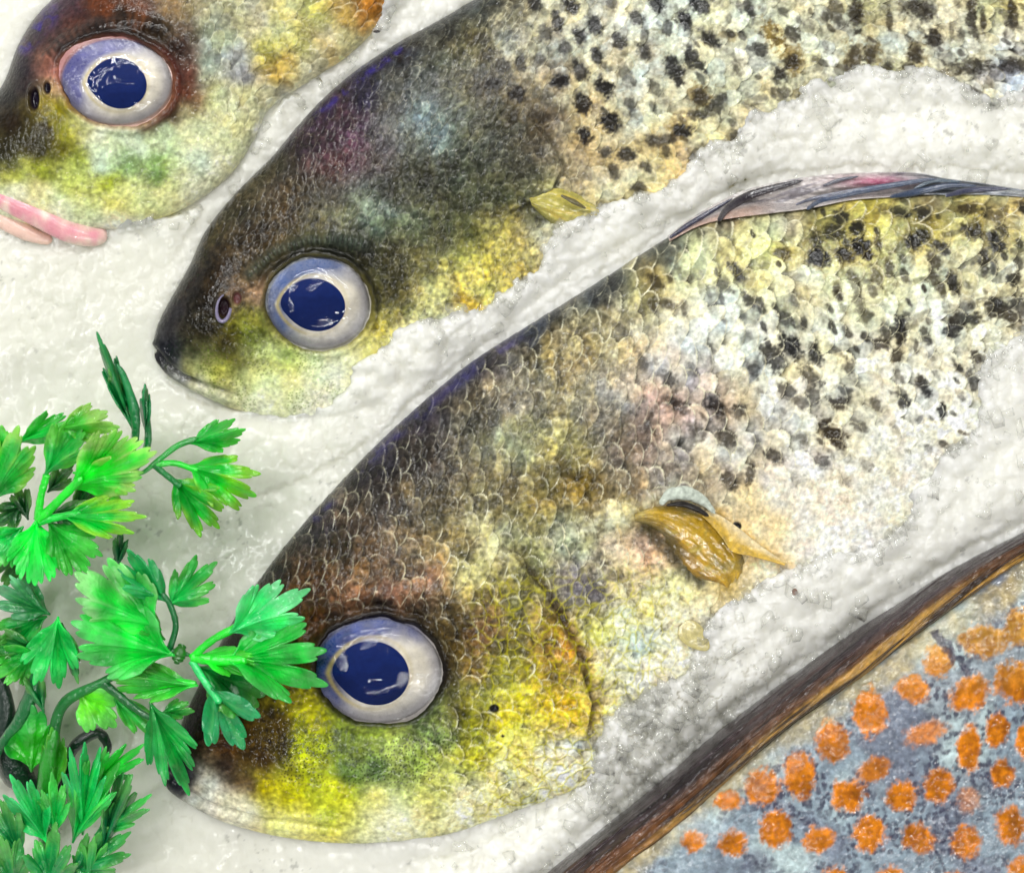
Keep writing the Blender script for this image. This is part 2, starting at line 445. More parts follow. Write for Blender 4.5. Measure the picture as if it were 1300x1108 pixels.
def make_eye(parent, R0, ex, ey, rx, ry, ang, pex, pey, prx, pry, blue, warm, lift=0, seed=0):
    z0 = float(sample(R0, ex, ey)); gx = float(sample(R0, ex + 20, ey) - sample(R0, ex - 20, ey)) / 40; gy = float(sample(R0, ex, ey + 20) - sample(R0, ex, ey - 20)) / 40
    gx *= .8; gy *= .8
    c, s_ = math.cos(math.radians(ang)), math.sin(math.radians(ang))
    nr, nt_ = 70, 160
    r = np.linspace(0.001, 1.02, nr)[:, None]; t = np.linspace(0, 2 * np.pi, nt_, endpoint=False)[None, :]
    def place(k, dome, base, rr=r):
        u = rr * np.cos(t) * k; v = rr * np.sin(t) * k
        a = ex + u * rx * c - v * ry * s_; b = ey + u * rx * s_ + v * ry * c
        z = z0 + gx * (a - ex) + gy * (b - ey) + base + dome(np.hypot(u, v))
        return a, b, z
    idome = lambda q: 9 * (1 - q ** 2)
    a, b, z = place(1.1, idome, -5 + lift)
    # iris colours, with the cornea's bluish haze painted in at the upper left
    u = (a - ex) / rx; v = (b - ey) / ry; q = np.hypot(u, v)
    pu = (a - pex) / prx; pv = (b - pey) / pry; pq = np.hypot(pu, pv) + .16 * np.clip(-pu, 0, 2) * (1 - np.abs(pv)).clip(0, 1) * -1
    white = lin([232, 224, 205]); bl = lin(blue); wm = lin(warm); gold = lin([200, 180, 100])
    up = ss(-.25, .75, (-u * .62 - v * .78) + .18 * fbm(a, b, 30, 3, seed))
    ring = ss(.50, .78, q)
    n = fbm(a, b, 14, 4, seed + 3)
    streak = fbm(np.arctan2(v, u) * 60, q * 8, 6, 3, seed + 5)
    colr = white[None, None] * (1 + .07 * n + .09 * streak)[..., None]
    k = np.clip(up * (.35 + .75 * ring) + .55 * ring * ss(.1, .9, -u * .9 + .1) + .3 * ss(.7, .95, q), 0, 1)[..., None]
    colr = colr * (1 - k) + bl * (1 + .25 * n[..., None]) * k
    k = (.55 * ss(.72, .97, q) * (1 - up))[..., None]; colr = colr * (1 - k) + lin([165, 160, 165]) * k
    k = (.9 * np.exp(-((pq - 1.1) / .07) ** 2) * (.35 + .65 * ss(-.2, 1, -u)))[..., None]; colr = colr * (1 - k) + gold * k
    k = (.6 * ss(.95, 1.02, q))[..., None]; colr = colr * (1 - k) + wm * k
    V = W(a, b, z); F = gridfaces(nr, nt_, True)
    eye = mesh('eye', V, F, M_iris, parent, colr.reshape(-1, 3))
    # pupil: rounded, drawn to a soft point towards the snout
    rr = np.linspace(.001, 1, 30)[:, None]
    ex_ = 1 + .15 * np.exp(-((np.abs(np.angle(np.exp(1j * (t - np.pi * 1.02)))) / .42) ** 2)) - .05 * np.cos(2 * t + 2.2)
    ua = rr * np.cos(t) * ex_ * prx; vb = rr * np.sin(t) * ex_ * pry
    a = pex + ua; b = pey + vb
    uu = ((a - ex) * c + (b - ey) * s_) / rx; vv = (-(a - ex) * s_ + (b - ey) * c) / ry
    z = z0 + gx * (a - ex) + gy * (b - ey) + lift - 4 + idome(np.hypot(uu, vv) / 1.0) + 1.0 + 1.5 * (1 - rr ** 2)
    mesh('pupil', W(a, b, z), gridfaces(30, nt_, True), M_pupil, eye)
    # cornea
    cdome = lambda q: 26 * np.sqrt(np.clip(1.09 - q ** 2, 0, 2)) - 9
    a, b, z = place(1.0, cdome, -3 + lift)
    z = z + .9 * fbm(a, b, 26, 3, seed + 11)
    mesh('cornea', W(a, b, z), gridfaces(nr, nt_, True), M_cornea, eye)
    return eye

def ring_col(col, r, inner, outer, rgb, k, x=None):
    w = (ss(inner - .08, inner, r) * (1 - ss(outer, outer + .12, r)) * k)[..., None]
    return col * (1 - w) + lin(rgb) * w

GAIN = 1.0
def finish(col):
    l = col.mean(-1, keepdims=True)
    col = col * np.array([.99, 1.0, 1.03]); g = col.mean(-1, keepdims=True); col = np.clip(g + (col - g) * 1.14, 0, 1); return np.clip(col * GAIN * np.clip(l / .45, .02, 1.0) ** .6, .003, .8)

def texture(a, b, base, seed, amt=.5, flk=1.0):
    """multi-size pigment mottling"""
    n = .25 * fbm(a, b, 42, 3, seed) + .5 * fbm(a, b, 12, 3, seed + 11) + .8 * fbm(a, b, 4.6, 2, seed + 23)
    fl = ss(.45, .95, fbm(a, b, 7, 3, seed + 61)); n = n - 1.1 * fl * flk
    tint = fbm(a, b, 30, 3, seed + 31); tint2 = fbm(a, b, 22, 3, seed + 41)
    c = base * np.exp(amt * n)[..., None]
    c = c * np.stack([1 + .07 * tint, 1 + .03 * tint2, 1 - .12 * tint], -1)
    return c

def scale_layer(a, b, s_, t_, col, ps, pt, seed, mask, hgt=3.4, rimc=(225, 220, 190), rimk=.4, var=.45, basek=.35, bumpy=.6):
    wx = s_ + 6 * fbm(a, b, 60, 2, seed + 2) ; wy = t_ + 6 * fbm(a, b, 60, 2, seed + 3)
    cid, rim, du, dv = scales(wx, wy, ps, pt, .98, seed)
    h = hgt * mask * (.55 * du + .45 * (1 - dv * dv) * .7 + .5 * (cid - .5))
    h = h + hgt * .16 * mask * fbm(a, b, 5, 2, seed + 8) * bumpy
    m = mask[..., None]
    lum = np.exp(var * (cid - .5) * 2 * (.75))
    c2 = col * lum[..., None]
    sh = hash2(np.floor(cid * 9999), np.floor(cid * 777), seed + 1) - .5
    c2 = c2 * np.stack([1 + .14 * sh, 1 + .05 * sh, 1 - .16 * sh], -1)
    # pigment and painted crevice shade at the covered front of each scale, pale rim at the free edge
    fr = ss(.2, -.75, du) * basek
    c2 = c2 * (1 - fr * (.6 + .8 * (hash2(np.floor(cid * 7777), np.floor(cid * 333), seed) )))[..., None]
    rk = (1 - ss(.03, .13, rim)) * ss(-.2, .5, du) * rimk * (.4 + 1.2 * ss(-.3, .8, fbm(a, b, 11, 2, seed + 14)))
    rk = np.clip(rk, 0, 1)[..., None]
    c2 = c2 * (1 - rk) + lin(rimc) * rk * np.clip(.35 + 1.3 * col.mean(-1, keepdims=True) / .4, .3, 1.1)
    return h, col * (1 - m) + c2 * m, cid, du, dv, rim

def dashes(s_, t_, a, b, ps, pt, seed, prob):
    u = (s_ + 5 * fbm(a, b, 50, 2, seed)) / ps; v = (t_ + 5 * fbm(a, b, 50, 2, seed + 1)) / pt
    i0 = np.floor(u); f = np.zeros(u.shape)
    rg = .3 * fbm(a, b, 6, 2, seed + 4)
    for di in (-1, 0, 1):
        i = i0 + di; off = np.mod(i, 2) * .5; j0 = np.floor(v - off)
        for dj in (-1, 0, 1):
            j = j0 + dj
            cu = i + .5 + (hash2(i, j, seed + 2) - .5) * .5; cv = j + off + .5 + (hash2(i, j, seed + 3) - .5) * .5
            on = hash2(i, j, seed + 5) < prob; sz = .6 + .7 * hash2(i, j, seed + 6)
            x = (u - cu) * ps; y = (v - cv) * pt
            x2 = x - .35 * y
            d = np.hypot(x2 / (4.6 * sz), y / (8.5 * sz)) + rg
            f = np.maximum(f, on * (.45 + .55 * hash2(i, j, seed + 7)) * (1 - ss(.6, 1.3, d)))
    return f

DARK = lin([38, 36, 42]); BROWN = lin([70, 52, 30])

# ================================================================== fish 1 : the large striped one in front
B_pts = [
 (222,975,50,50,66),(236,925,62,38,30),(262,865,66,46,36),(300,800,66,56,48),(345,735,60,54,50),(400,665,76,70,72),(470,590,68,62,70),(535,522,62,58,82),
 (600,470,66,66,92),(680,415,62,72,92),(760,365,78,84,88),(850,312,92,98,94),(925,275,150,140,116),
 (330,790,96,66,46),(375,775,120,82,52),(405,755,110,76,50),(430,700,84,72,58),(480,650,96,86,76),(540,580,98,88,78),(600,530,112,104,82),(640,505,156,146,124),
 (700,455,160,146,104),(760,420,184,172,128),(820,375,176,166,118),(880,335,205,202,150),
 (400,785,128,84,52),(450,762,140,100,72),(500,750,150,106,84),(540,742,160,120,90),(430,792,58,42,30),(480,776,48,38,28),(530,778,66,54,36),(565,800,92,74,42),
 (565,850,96,78,42),(575,900,100,96,50),(610,800,140,104,66),(600,850,134,110,64),(620,900,128,128,58),(650,800,132,124,70),(650,750,122,118,72),
 (600,715,186,180,128),(570,690,158,140,96),(620,690,206,200,150),(520,700,140,118,84),(460,730,120,92,64),(680,700,150,146,98),(680,640,150,138,86),(640,620,140,126,84),(560,640,112,100,70),
 (660,560,168,166,120),(720,560,176,170,116),(740,620,150,126,64),(700,600,148,134,84),(780,660,188,184,140),(730,690,178,180,140),(800,610,150,134,108),
 (780,520,176,168,150),(820,560,164,146,134),(850,520,200,172,158),(860,460,214,206,190),(900,500,206,190,176),(880,420,216,218,200),(930,400,212,216,200),
 (860,580,176,164,146),(920,560,196,194,184),(950,460,214,214,196),(1000,350,214,212,180),(960,330,206,200,140),
 (480,925,142,160,62),(530,905,116,134,72),(440,945,130,150,56),(400,940,172,182,48),(385,915,180,176,42),(350,925,104,76,26),(365,945,80,60,22),(400,965,186,192,58),
 (440,975,104,140,60),(480,968,92,130,66),(530,960,150,172,84),(500,945,184,196,104),(560,935,120,142,84),(300,940,104,64,22),(330,960,92,62,24),(290,975,76,52,40),(310,990,110,82,54),
 (330,1000,190,176,40),(370,1000,202,196,44),(420,1000,206,206,70),(480,1005,216,214,130),(560,990,210,214,120),(600,960,196,194,70),(600,920,178,174,60),
 (650,880,200,196,84),(650,915,206,196,76),(640,850,150,148,72),(690,890,198,170,60),(700,850,140,116,46),(700,800,140,120,58),(720,820,176,120,52),(740,850,206,176,90),
 (720,900,216,180,70),(735,920,226,196,90),(660,950,226,216,130),(700,960,238,232,200),(640,990,236,230,180),(740,950,236,232,208),(600,1020,236,232,190),(500,1040,236,232,190),(360,1040,226,220,140),
 (270,1010,214,210,190),(300,1030,224,220,190),
 (735,745,128,118,126),(760,750,108,98,108),(750,780,150,140,90),(790,740,208,196,150),(790,790,216,226,196),(780,830,228,226,196),(820,770,214,206,150),(800,810,206,222,206),(770,800,196,196,90),
 (830,700,214,178,150),(860,700,190,160,120),(780,700,196,176,140),(860,740,206,200,150),(850,790,226,222,196),(880,830,232,228,208),(840,850,234,230,212),
 (940,620,222,206,170),(900,600,190,176,150),(1000,600,230,222,204),(960,680,228,206,160),(1050,650,238,230,212),(1100,550,232,230,210),(1000,520,214,212,194),
 (1100,450,224,222,200),(1200,480,232,230,212),(1180,560,236,232,214),(1100,380,212,214,180),(1200,400,222,222,196),(1200,340,206,206,170),(1290,350,214,214,184),(1290,420,226,224,204),
 (1100,320,202,200,140),(1060,290,186,182,112),(1100,275,188,178,96),(1180,280,182,176,104),(1240,270,176,168,110),(1290,270,196,180,130),(1290,300,200,196,150),(1000,290,196,186,150),
 (950,300,208,206,156),(980,320,206,212,140),(1040,262,150,146,110),(1180,255,120,116,96),(1400,330,210,208,180),(1400,420,230,228,210),(1040,700,238,232,216)]
sA = 55
B_spots = [(935,345,13,7,50,.9),(920,364,12,5,35,.7),(958,385,14,7,35,.8),(992,323,10,7,30,.8),(1038,326,13,10,50,1),(1037,302,8,7,40,.8),(1057,294,14,9,0,.8),(1068,277,10,9,0,.85),
 (1089,290,9,9,0,.95),(1074,325,12,8,20,.95),(1094,316,14,9,45,1),(1114,308,9,4,80,.6),(998,405,14,6,40,.75),(1003,438,17,10,40,.95),(982,455,18,11,50,.9),(1035,451,13,7,75,.9),
 (1029,480,15,9,50,.8),(1032,499,14,7,70,.75),(1001,497,12,9,40,.8),(1015,509,13,7,30,.7),(1065,511,11,8,0,.9),(1112,514,9,6,50,.7),(1146,508,12,8,55,.9),(1172,488,13,6,60,.9),
 (1195,523,11,5,85,.95),(1235,483,13,6,70,.8),(1240,454,9,7,50,.9),(1058,552,18,10,45,.95),(909,517,13,8,45,.9),(938,521,10,7,45,.85),(957,469,10,6,60,.7),(1078,466,12,6,70,.7),
 (1143,420,17,8,85,.95),(1125,423,12,7,85,.75),(1117,436,11,7,20,.9),(1138,451,9,8,60,.85),(1162,440,10,4,85,.8),(1171,420,7,4,80,.85),(1177,429,9,4,70,.85),
 (1159,308,13,9,70,.95),(1171,298,13,7,40,.85),(1195,314,13,7,30,.9),(1186,331,11,6,50,.8),(1184,351,14,5,70,.75),(1194,367,10,5,70,.8),(1209,361,14,6,75,.9),(1231,294,10,7,60,.9),(1241,289,11,5,80,.8),
 (1265,309,14,8,65,.95),(1272,292,10,6,55,.75),(1249,332,15,6,85,.85),(1263,340,13,5,75,.75),(1285,354,9,8,0,.9),(1292,332,9,5,80,.7),(1143,271,14,6,10,.85),(1171,272,9,9,0,.8),(1231,266,14,6,0,.8),
 (1254,271,7,7,0,.6),(1128,343,12,6,75,.75),(1112,352,14,7,70,.7),(1085,358,13,6,70,.65),(1063,374,12,5,70,.75),(1090,384,12,7,60,.7),(1211,414,14,9,110,.9),(1226,405,16,8,0,.85),
 (1266,392,15,12,60,.9),(1280,398,12,10,80,.85),(1296,390,15,12,60,.85),(1169,532,6,5,80,.6),(1137,545,9,4,60,.5),(1092,541,10,5,30,.65),(1044,586,11,7,40,.7),(1021,558,9,7,50,.6),
 (983,579,12,6,40,.8),(952,604,13,5,100,.7),(921,554,14,9,50,.7),(925,611,12,7,60,.7),(860,515,14,8,30,.7),(910,515,12,8,50,.8),(938,523,9,8,60,.7),(848,481,11,8,60,.7),(846,386,13,5,20,.7),
 (835,360,13,6,40,.7),(815,458,10,5,60,.6),(1015,611,12,8,50,.4),(1073,611,8,6,40,.4),(1218,500,6,4,70,.5),(960,560,12,5,70,.55),(880,470,10,5,60,.5),(900,440,10,4,50,.4),(885,545,12,7,55,.6),
 (745,440,14,6,60,.5),(790,420,12,5,50,.45),(870,350,12,6,45,.5),(905,395,10,4,40,.45),(1320,300,12,8,50,.9),(1340,350,14,8,60,.9),(1330,380,12,9,50,.9),(1360,290,12,8,60,.9),(1100,590,8,6,60,.5),(1130,600,6,4,60,.4),
 (1045,405,9,5,60,.4),(1070,415,8,5,60,.45),(975,360,9,4,40,.4),(1010,375,9,5,50,.35),(950,425,9,4,40,.35)]

def fish1_fn(a, b, s_, t_, v):
    wa = a + 9 * fbm(a, b, 34, 3, 5); wb = b + 9 * fbm(a, b, 34, 3, 6)
    base = rbf(wa, wb, B_pts, 15, 1.8)
    ed, r, u, w = eye_disp(a, b, 480, 851, 80, 66, 3)
    snout = ss(330, 200, np.hypot(a - 230, b - 1000))
    jaw = ss(930, 990, b - (a - 450) * -.05)
    cheek = ss(1.3, 1.02, r)
    nomask = np.clip(snout + .85 * cheek + .6 * jaw * ss(620, 480, a) + .75 * ss(600, 480, a) * ss(850, 960, b), 0, 1)
    body = ss(760, 960, a + (560 - b) * .35)
    mask = (1 - nomask) * (.75 + .25 * body)
    # the pale clean belly reads almost without scales
    pale = ss(500, 640, b - (1100 - a) * .3) * ss(880, 980, a)
    mask = mask * (1 - .8 * pale)
    hd = np.clip(.8 * cheek + jaw * ss(620, 480, a), 0, 1); col = texture(a, b, base, 100, .42 - .16 * body - .16 * hd, (1 - .75 * body) * (1 - .8 * hd))
    h, col, cid, du, dv, rim = scale_layer(a, b, s_, t_, col, 21.5, 25, 40, mask, hgt=4.4, rimk=.6, var=.5, basek=.68)
    # finer scaling over the head
    h2, c2, *_ = scale_layer(a, b, s_, t_, col, 13, 15, 70, (1 - body) * (1 - np.clip(snout + cheek, 0, 1)) * .55, hgt=2.0, rimk=.3, var=.3, basek=.2)
    h = h + h2; col = c2
    f = spots_field(a, b, B_spots, 300, .28, 1.3)
    zd = ss(860, 980, a + (430 - b) * .55) * (1 - .75 * ss(520, 640, b - (a - 1000) * .1)) 
    f = np.maximum(f, dashes(s_, t_, a, b, 25, 27, 360, .5) * zd * .95)
    zd2 = ss(720, 800, a + (430 - b) * .5) * ss(1000, 900, a) * ss(640, 560, b)
    f = np.maximum(f, dashes(s_, t_, a, b, 25, 29, 370, .45) * zd2 * .7)
    strp = ss(.62, .9, np.sin(t_ / 9.5 + 1.2 * fbm(a, b, 90, 2, 372))) * ss(1080, 1180, a) * ss(.0, .5, fbm(a, b, 14, 3, 374) + .25) * ss(470, 420, b)
    f = np.maximum(f, strp * .55)
    # random smaller pigmented scales
    zone = ss(820, 960, a + (500 - b) * .3) * (1 - .5 * pale)
    rs = (cid > .94) & (zone > .2)
    f = np.maximum(f, rs * zone * .5 * ss(1.0, .35, np.hypot(du - .1, dv) + .25 * fbm(a, b, 6, 2, 81)))
    f = f * (1 - .55 * ss(.1, .0, rim) * ss(-.3, .3, du))
    halo = spots_field(a, b, [(p[0] + 3, p[1] - 1, p[2] * 1.5, p[3] * 1.7, p[4], p[5] * .5) for p in B_spots], 310)[..., None]
    hc = lin([176, 150, 84])
    col = col * (1 - halo * .5 * ss(480, 300, b)[..., None] - halo * .18) + hc * halo * (.5 * ss(480, 300, b)[..., None] + .18)
    dk = DARK + (BROWN - DARK) * ss(-.2, .9, fbm(a, b, 60, 2, 91))[..., None]
    col = col * (1 - f[..., None] * .96) + dk * .8 * f[..., None] * .96
    # oblique dark creases between scale rows in the middle
    cr = ss(.55, .95, fbm(a * .8 + b * .6, (b * .8 - a * .6) * .35, 22, 3, 95)) * ss(760, 850, a) * ss(1010, 930, a) * ss(360, 440, b) * ss(640, 590, b)
    col = col * (1 - .55 * cr[..., None])
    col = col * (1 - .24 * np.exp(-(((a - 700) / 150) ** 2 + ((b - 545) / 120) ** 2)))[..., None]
    # relief of the head
    h = h + ed
    d, sg, al = polydist(a, b, [(350, 800), (400, 772), (450, 757), (510, 748), (556, 756)])
    h = h + 7 * np.exp(-(d / 13) ** 2)
    h = h - 5 * np.exp(-((r - 1.2) / .1) ** 2) * ss(0, -.4, w)
    d, sg, al = polydist(a, b, [(640, 690), (690, 750), (728, 820), (750, 890), (742, 950), (690, 1000)])
    wv = 5 * fbm(a, b, 30, 3, 13)
    d = d + wv
    inn = ss(-6, 5, d * sg)
    h = h + 9 * np.where(sg > 0, np.exp(-d / 40), 0) * ss(0, .1, al) * ss(1, .6, al)
    gk = (.7 * np.exp(-((d * sg + 5) / 7) ** 2) * ss(0, .2, al) * ss(.95, .6, al))[..., None]; col = col * (1 - gk) + lin([70, 44, 14]) * gk
    d, sg, al = polydist(a, b, [(575, 770), (600, 820), (610, 870), (590, 930), (540, 970)])
    h = h + 3 * np.exp(-(d / 12) ** 2)
    d, sg, al = polydist(a, b, [(700, 695), (760, 668), (820, 642), (855, 622)])
    h = h + 8 * np.exp(-(d / 15) ** 2)
    wk = (.55 * np.exp(-(d / 12) ** 2) * ss(-.4, .6, fbm(a, b, 9, 3, 97)))[..., None]; col = col * (1 - wk) + lin([216, 216, 186]) * wk
    # mouth and lip lines
    d, sg, al = polydist(a, b, [(214, 985), (236, 1004), (262, 1020), (330, 1040), (430, 1052)])
    h = h - 4 * np.exp(-(d / 3.5) ** 2) + 2.5 * np.exp(-((d - 8) / 5) ** 2)
    d, sg, al = polydist(a, b, [(290, 1004), (360, 985), (430, 992), (520, 1002)])
    h = h - 1.5 * np.exp(-(d / 4) ** 2)
    # wet yellow network on the cheek and gill cover
    f1, f2, _ = worley(a + 5 * fbm(a, b, 20, 2, 3), b + 5 * fbm(a, b, 20, 2, 4), 15, 12)
    net = np.exp(-((f2 - f1) / .11) ** 2) * ss(570, 640, a) * ss(900, 820, a) * ss(700, 760, b)
    k = (net * .6)[..., None]; col = col * (1 - k) + lin([196, 190, 50]) * k; h = h + 1.5 * net
    f1, f2, _ = worley(a, b, 4.5, 15)
    st = ss(.35, .1, f1) * ss(640, 560, a) * ss(910, 940, b) * ss(1010, 985, b) * ss(300, 350, a) * ss(.1, .7, fbm(a, b, 38, 3, 18) + .3)
    col = col * (1 - .65 * st[..., None])
    col = ring_col(col, r, 1.02, 1.05, [36, 28, 20], .75)
    d, sg, al = polydist(a, b, [(812, 655), (845, 660), (875, 682), (905, 715), (925, 740)])
    k = (.7 * np.exp(-((d + 5 * fbm(a, b, 14, 3, 770)) / (16 + 12 * al)) ** 2))[..., None]; col = col * (1 - k) + lin([170, 140, 50]) * k
    d, sg, al = polydist(a, b, [(822, 672), (845, 692), (865, 718), (890, 738)])
    k = (.75 * np.exp(-((d + 3 * fbm(a, b, 10, 3, 771)) / 11) ** 2))[..., None]; col = col * (1 - k) + lin([62, 58, 34]) * k  # dark olive patch: shadow beside the fin, painted into the skin
    d, sg, al = polydist(a, b, [(915, 655), (960, 690), (1000, 714)])
    k = (.5 * np.exp(-((d + 5 * fbm(a, b, 10, 3, 772)) / 9) ** 2))[..., None]; col = col * (1 - k) + lin([200, 160, 70]) * k
    for (px, py, rr) in ((627, 898, 6), (638, 933, 2.2), (935, 667, 6)):
        k = ss(rr + 1.5, rr - 1, np.hypot(a - px, (b - py) * 1.2))[..., None]; col = col * (1 - k) + .008 * k
        h = h + 1.5 * k[..., 0]
    # blue sheen patches on the back
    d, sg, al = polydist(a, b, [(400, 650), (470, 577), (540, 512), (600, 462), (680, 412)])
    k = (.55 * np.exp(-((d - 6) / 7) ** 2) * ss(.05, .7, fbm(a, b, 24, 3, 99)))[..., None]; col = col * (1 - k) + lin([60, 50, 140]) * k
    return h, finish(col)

f1 = empty('fish', 700, 650, 0, 'large front fish with parsley over its snout and a folded dorsal fin', 'fish', 'dark spotted fish laid on ice')
B_D = [(210, 992), (214, 966), (222, 940), (245, 885), (290, 798), (335, 728), (400, 648), (470, 573), (540, 508), (600, 459), (680, 408), (760, 358), (850, 301), (930, 262), (1000, 262), (1100, 251), (1200, 246), (1300, 243), (1420, 262), (1560, 300), (1640, 330)]
B_B = [(210, 994), (218, 1006), (240, 1020), (290, 1045), (370, 1064), (460, 1070), (560, 1060), (650, 1030), (730, 1000), (800, 962), (860, 918), (930, 862), (1000, 812), (1080, 760), (1180, 690), (1270, 610), (1370, 530), (1480, 470), (1560, 430), (1610, 410), (1645, 400)]
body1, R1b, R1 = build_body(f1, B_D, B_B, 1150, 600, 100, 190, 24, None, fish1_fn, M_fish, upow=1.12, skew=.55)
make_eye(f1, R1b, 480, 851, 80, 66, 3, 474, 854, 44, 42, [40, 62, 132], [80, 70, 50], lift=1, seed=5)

# ================================================================== fish 2 : the middle one
C_pts = [
 (205,440,44,44,56),(215,400,52,46,52),(240,350,52,46,40),(262,300,76,68,50),(300,250,84,76,56),(345,205,90,84,70),(380,170,76,60,70),(410,140,70,56,90),(450,105,64,60,90),(500,68,66,68,80),(560,30,70,72,66),(610,5,70,76,76),
 (225,455,50,52,66),(255,420,62,48,30),(290,440,66,48,28),(265,380,58,46,38),(280,350,72,58,44),(320,300,88,72,52),(360,260,98,82,62),(420,200,110,72,72),(450,180,106,70,84),(480,200,92,82,80),(430,150,90,66,70),
 (500,140,96,96,92),(540,110,104,106,96),(530,150,120,134,128),(560,170,118,134,124),(580,90,110,108,84),(600,60,112,106,74),(620,100,96,92,82),(640,160,90,90,74),(590,200,84,86,66),(660,200,92,88,70),(540,220,84,86,66),(500,240,82,80,62),
 (400,300,104,96,58),(350,320,110,90,52),(370,340,58,58,50),(420,312,66,72,60),(460,320,60,56,40),(480,280,120,138,112),(440,270,124,130,104),(520,290,116,126,96),(420,250,94,84,64),(480,262,136,148,130),
 (500,330,88,80,50),(495,370,96,88,50),(510,400,140,130,70),(540,350,124,120,76),(560,300,92,98,70),(600,260,84,88,66),(640,250,80,86,60),(600,300,116,116,60),(580,340,186,180,96),(620,330,196,186,96),(560,380,206,200,130),(600,370,214,206,120),(640,350,206,190,110),(640,300,160,152,82),(660,300,190,176,110),
 (590,385,206,160,50),(680,260,110,106,70),(700,240,150,146,100),(720,220,180,166,130),(680,180,104,96,80),(700,150,130,116,96),(700,100,150,140,118),(660,60,160,158,136),(640,30,150,146,120),(700,40,190,190,166),(760,50,206,208,190),(750,110,204,196,160),
 (720,180,170,156,126),(760,150,208,190,146),(800,120,206,206,180),(780,190,206,190,150),(820,150,206,210,186),(850,60,208,214,196),(900,100,204,208,186),(850,120,206,210,190),(830,190,206,190,140),(860,200,210,190,146),(800,230,214,204,160),
 (950,60,208,206,180),(1000,60,210,206,170),(950,130,206,200,166),(900,160,206,196,150),(1050,40,208,206,178),(1100,50,208,206,176),(1150,50,208,206,180),(1200,60,208,208,186),(1280,60,208,208,190),(1280,110,204,206,200),(1150,90,190,186,150),(1280,10,190,186,140),(1100,10,190,184,140),(920,10,200,200,170),
 (310,385,120,90,84),(330,370,150,120,96),(320,400,150,150,70),(300,415,110,106,30),(325,420,120,130,50),(350,440,196,202,140),(300,460,120,116,50),(280,470,180,182,90),(320,480,214,214,150),(360,490,222,220,160),(400,480,220,220,166),(440,460,222,220,176),
 (400,450,206,212,160),(360,450,150,170,90),(370,465,206,210,130),(430,490,232,230,196),(470,440,206,200,120),(490,420,170,160,70),(330,505,232,228,200),(260,490,226,222,200),(230,480,170,170,170),(245,470,170,166,90),(400,510,234,230,206),(520,430,224,218,160),(560,420,230,226,190),(700,300,226,220,190)]
C_spots = [(680,6,8,8,70,.85),(709,28,12,7,75,.95),(726,9,10,8,0,.95),(754,29,12,8,75,.95),(735,45,10,8,90,.9),(692,43,9,7,60,.75),(718,61,9,6,90,.8),(661,80,10,6,80,.8),(638,86,10,8,30,.7),(628,106,9,8,0,.7),
 (657,120,11,9,0,.85),(685,74,7,6,0,.6),(686,148,12,8,10,.6),(712,103,9,9,0,.95),(735,89,12,8,60,.9),(760,71,9,8,50,.95),(768,112,12,9,50,1),(740,132,12,9,60,.95),(774,154,12,10,20,1),(741,171,11,9,60,1),
 (785,51,11,7,60,.85),(817,65,12,7,65,.85),(809,23,9,7,30,.85),(777,5,10,6,60,.7),(795,95,12,7,60,.55),(831,111,11,6,60,.6),(801,135,9,7,70,.7),(834,5,13,8,35,.95),(868,25,13,8,65,1),(888,8,14,8,40,.95),
 (848,38,9,6,100,.8),(857,88,16,9,65,.95),(881,75,18,8,60,.95),(900,49,12,7,40,.9),(951,10,16,6,80,.85),(965,63,9,7,30,.85),(937,86,13,5,70,.65),(866,166,12,8,-5,.95),(889,123,9,10,90,.75),(883,145,12,6,0,.75),
 (911,129,13,6,-45,.75),(990,94,9,6,45,.9),(991,117,10,7,0,.7),(794,197,12,8,-15,.9),(768,194,7,7,0,.8),(780,218,10,7,70,.75),(829,178,9,6,20,.75),(846,192,8,5,75,.75),(820,211,9,5,40,.7),(811,237,10,6,0,.75),
 (934,172,9,7,100,.75),(883,194,12,4,-45,.6),(609,51,11,7,20,.6),(715,172,10,7,0,.45),(1006,43,10,7,60,.85),(1006,78,9,10,90,.8),(1085,75,16,8,90,.75),(1105,69,11,7,90,.75),(1086,18,19,8,88,.9),(1061,14,16,8,80,.75),
 (1028,34,12,6,90,.45),(1129,26,11,4,90,.7),(1166,12,18,12,20,.9),(1185,49,9,9,30,.95),(1163,69,11,9,90,.85),(1152,86,9,5,0,.8),(1234,83,22,10,0,.85),(1288,83,16,9,-10,.85),(1234,17,20,6,88,.9),(1248,25,12,4,85,.85),
 (1285,20,16,6,88,.85),(1277,45,7,4,90,.6),(1208,40,9,3,90,.55),(1220,43,9,4,90,.55),(1128,85,8,6,0,.7),(1048,58,7,3,80,.5),(845,178,14,6,-20,.7),(905,138,12,7,-25,.7),(955,128,16,5,-20,.5),(1068,88,12,6,0,.7),(1340,80,18,10,0,.85),(1310,40,8,5,90,.7),
 (650,145,10,7,60,.5),(620,70,8,6,60,.5),(760,30,6,3,60,.3),(922,40,8,4,60,.4),(1148,42,6,4,90,.35),(1040,75,6,4,90,.35)]
C_yel = [(977,43,18,9,60,.85),(889,120,13,12,60,.6),(1006,78,12,12,90,.6),(1085,72,20,12,90,.5),(1105,68,14,10,90,.5),(862,166,16,12,-10,.5),(925,45,9,6,0,.4),(1166,66,14,12,90,.4)]

